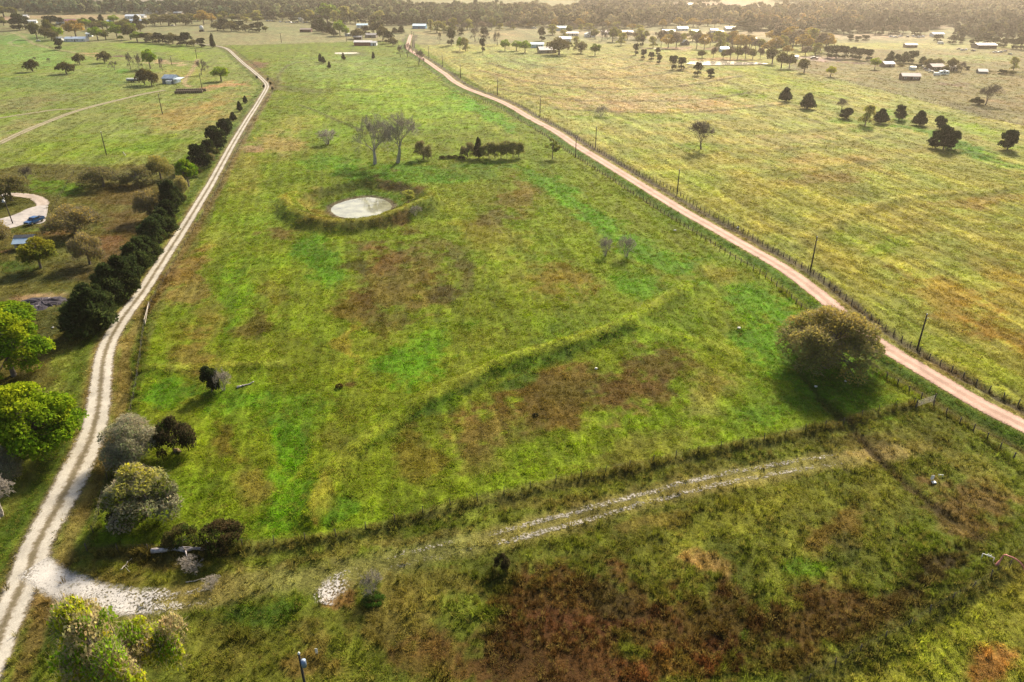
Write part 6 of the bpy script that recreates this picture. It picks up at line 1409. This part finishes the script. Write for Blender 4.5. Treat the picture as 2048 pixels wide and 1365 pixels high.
def grass(n, y0, y1, s0, s1, protos, name, label, dens=None, hz=1.0, bright=1.25):
    q = sample(n, y0, y1); x, y = q[:, 0], q[:, 1]
    k = keep_mask(x, y)
    if dens is not None: k &= NR.rand(len(x)) < dens(x, y)
    x, y = x[k], y[k]; c = colour(x, y); z = H(x, y)
    c = c * bright * NR.uniform(.62, 1.4, (len(x), 1))
    dry = NR.rand(len(x)) < .26; c[dry] = c[dry] * .5 + np.array(srgb(190, 170, 95)) * .5 * ALB
    s = NR.uniform(s0, s1, len(x)) * (.6 + .9 * vn(x / 1.9, y / 1.9, 77))
    scl = np.stack([s, s, s * hz * NR.uniform(.7, 1.35, len(x))], 1)
    rot = np.stack([NR.normal(size=len(x)) * .12, NR.normal(size=len(x)) * .12, NR.rand(len(x)) * 6.283], 1)
    scatter(name, np.stack([x, y, z], 1), c, scl, rot, protos, label)
def rough(x, y):
    px, py = PX(x, y); below = pip(POLY[4][0], px, py) | pip(POLY[7][0], px, py)
    d1, _ = seg_dist(x, y, F_CROSS, 3.0); d2, _ = seg_dist(x, y, F_TRACK, 3.0); d3, _ = seg_dist(x, y, F_LOW, 3.0); d4, _ = seg_dist(x, y, F_RIGHT, 3.0); d5, _ = seg_dist(x, y, F_LEFT, 3.0)
    brown = np.zeros(len(x))
    for bx, by, rx, ry in [(1200,1230,330,130),(1660,1250,280,100),(1880,1130,150,60),(1400,1300,300,90)]:
        brown = np.maximum(brown, 1 - sstep(.5, 1.1, np.hypot((px - bx) / rx, (py - by) / ry)))
    return np.clip(.18 * below + .75 * brown + .8 * (np.minimum.reduce([d1, d2, d3, d4, d5]) < .7), 0, 1) * (.4 + .9 * vn(x / 4, y / 4, 88))
grass(100000, 42, 145, .7, 1.35, SHORT, 'near_grass', 'short tufted grass of the near paddocks', bright=1.75, dens=lambda x, y: 1 - sstep(110, 145, y))
grass(150000, 108, 330, 1.0, 1.9, SHORT, 'field_grass', 'short grass of the central field and road verges', bright=1.7, dens=lambda x, y: sstep(108, 145, y) * (1 - sstep(220, 330, y)))
grass(110000, 220, 800, 2.0, 3.6, SHORT, 'far_grass', 'short grass of the far pastures', hz=.6, bright=1.65, dens=lambda x, y: sstep(220, 330, y) * (1 - sstep(380, 800, y)))
grass(90000, 42, 160, .7, 1.3, TALL, 'tall_grass', 'tall rust brown grass and weeds of the corner paddock', dens=rough, bright=1.7)

# ---- woodland on the horizon
def wood_proto(seed):
    p = leafy('wood%d' % seed, seed, 8, 8, 10, 170, .95, ['round', 'dome', 'tall', 'round'][seed % 4], ((1, 1, 1), (.8, .82, .8), (1.15, 1.1, 1)), trunk_r=.2)
    m = p['crown']; m.materials.clear(); m.materials.append(WMT); return m
WP_ = [wood_proto(60 + i) for i in range(6)]
WOODS = [  # (pixel polygon, density share, palette)
 ([(-80,12),(60,10),(140,14),(260,18),(330,18),(400,14),(500,8),(500,38),(430,36),(330,30),(250,29),(150,30),(70,30),(40,22),(-80,30)], 1.0, ((.05,.075,.040),(.06,.085,.045),(.10,.125,.06),(.13,.14,.075))),
 ([(480,2),(620,0),(700,2),(760,10),(800,18),(880,24),(1000,24),(1040,28),(1040,54),(900,52),(780,46),(700,42),(600,38),(480,38)], 1.0, ((.10,.115,.05),(.12,.13,.065),(.08,.09,.045),(.15,.15,.075))),
 ([(1000,26),(1060,22),(1150,28),(1240,26),(1300,24),(1420,26),(1500,30),(1500,46),(1400,50),(1300,54),(1180,60),(1040,55)], 1.0, ((.16,.13,.07),(.13,.11,.065),(.19,.155,.08))),
 ([(1200,2),(1420,0),(1440,6),(1330,10),(1300,20),(1200,22),(1150,16)], .9, ((.11,.09,.065),(.10,.085,.06))),
 ([(1480,30),(1560,26),(1700,24),(1720,58),(1600,62),(1480,62)], 1.0, ((.20,.14,.065),(.17,.12,.06),(.24,.17,.08))),
 ([(1540,0),(2130,-4),(2130,60),(1980,66),(1860,66),(1720,62),(1700,24),(1640,20)], 1.0, ((.17,.145,.085),(.15,.13,.08),(.21,.18,.11),(.11,.095,.06))),
 ([(1640,62),(1780,58),(1870,56),(1900,66),(1860,68),(1700,67)], .9, ((.07,.055,.04),(.08,.065,.045))),
 ([(1900,64),(2130,60),(2130,84),(2000,82),(1910,78)], .8, ((.085,.078,.055),(.06,.058,.04))),
 ([(-80,2),(300,-6),(700,-6),(560,4),(440,2),(300,0),(120,6),(-80,10)], .5, ((.085,.09,.06),(.09,.09,.065))),
 ([(700,-6),(1200,-8),(1160,2),(1000,2),(850,0),(760,4)], .5, ((.10,.10,.07),(.09,.09,.065))),
]
def woodland():
    PT, TN, SC_, RT = [], [], [], []
    for poly, dn, pal in WOODS:
        q = np.array(poly, float); wx, wy = P0(q[:, 0], q[:, 1]); 
        y0, y1 = wy.min(), min(wy.max(), 3200); x0, x1 = wx.min(), wx.max()
        n = int((x1 - x0) * (y1 - y0) / 75 * dn)
        x = NR.uniform(x0, x1, n); y = NR.uniform(y0, y1, n)
        px, py = PX(x, y); k = pip(poly, px + (vn(x / 40, y / 40, 5) - .5) * 14, py + (vn(x / 60, y / 60, 6) - .5) * 5) & (y < 3200) & (np.abs(x) < .85 * y)
        k &= (vn(x / 55, y / 55, 9) + .35 * vn(x / 18, y / 18, 10)) > .50
        x, y = x[k], y[k]
        pal = np.array(pal); c = pal[NR.randint(len(pal), size=len(x))] * NR.uniform(.5, 1.9, (len(x), 1)) * (.6 + .9 * vn(x / 50, y / 50, 12))[:, None]
        cd_ = NR.rand(len(x)) < .16; c[cd_] = np.array((.035, .042, .022))
        yl = NR.rand(len(x)) < .07; c[yl] = np.array((.16, .15, .06))
        s = NR.uniform(.8, 2.0, len(x)); PT.append(np.stack([x, y, H(x, y, False)], 1)); TN.append(c); SC_.append(np.stack([s, s, s * NR.uniform(.8, 1.25, len(x))], 1)); RT.append(np.stack([0 * x, 0 * x, NR.rand(len(x)) * 6.28], 1))
    n = sum(len(a) for a in PT); print('woodland trees', n)
    scatter('woodland', np.concatenate(PT), np.concatenate(TN), np.concatenate(SC_), np.concatenate(RT), WP_, 'far woods of mixed bare and leafy trees reaching to the horizon')
woodland()
# ------------------------------------------------------------------ haze
hz = bpy.data.materials.new('haze'); hz.use_nodes = True
hn = hz.node_tree.nodes; hl = hz.node_tree.links
for q in list(hn):
    if q.type != 'OUTPUT_MATERIAL': hn.remove(q)
pv = hn.new('ShaderNodeVolumePrincipled'); pv.inputs['Color'].default_value = (.98, .89, .77, 1)
pv.inputs['Density'].default_value = HAZE_D; pv.inputs['Anisotropy'].default_value = .77
hl.new(pv.outputs[0], hn['Material Output'].inputs['Volume'])
ho = MB().box(-7500, 7500, -300, 7500, -6, 72).build('haze', hz); tag(ho, kind='stuff')
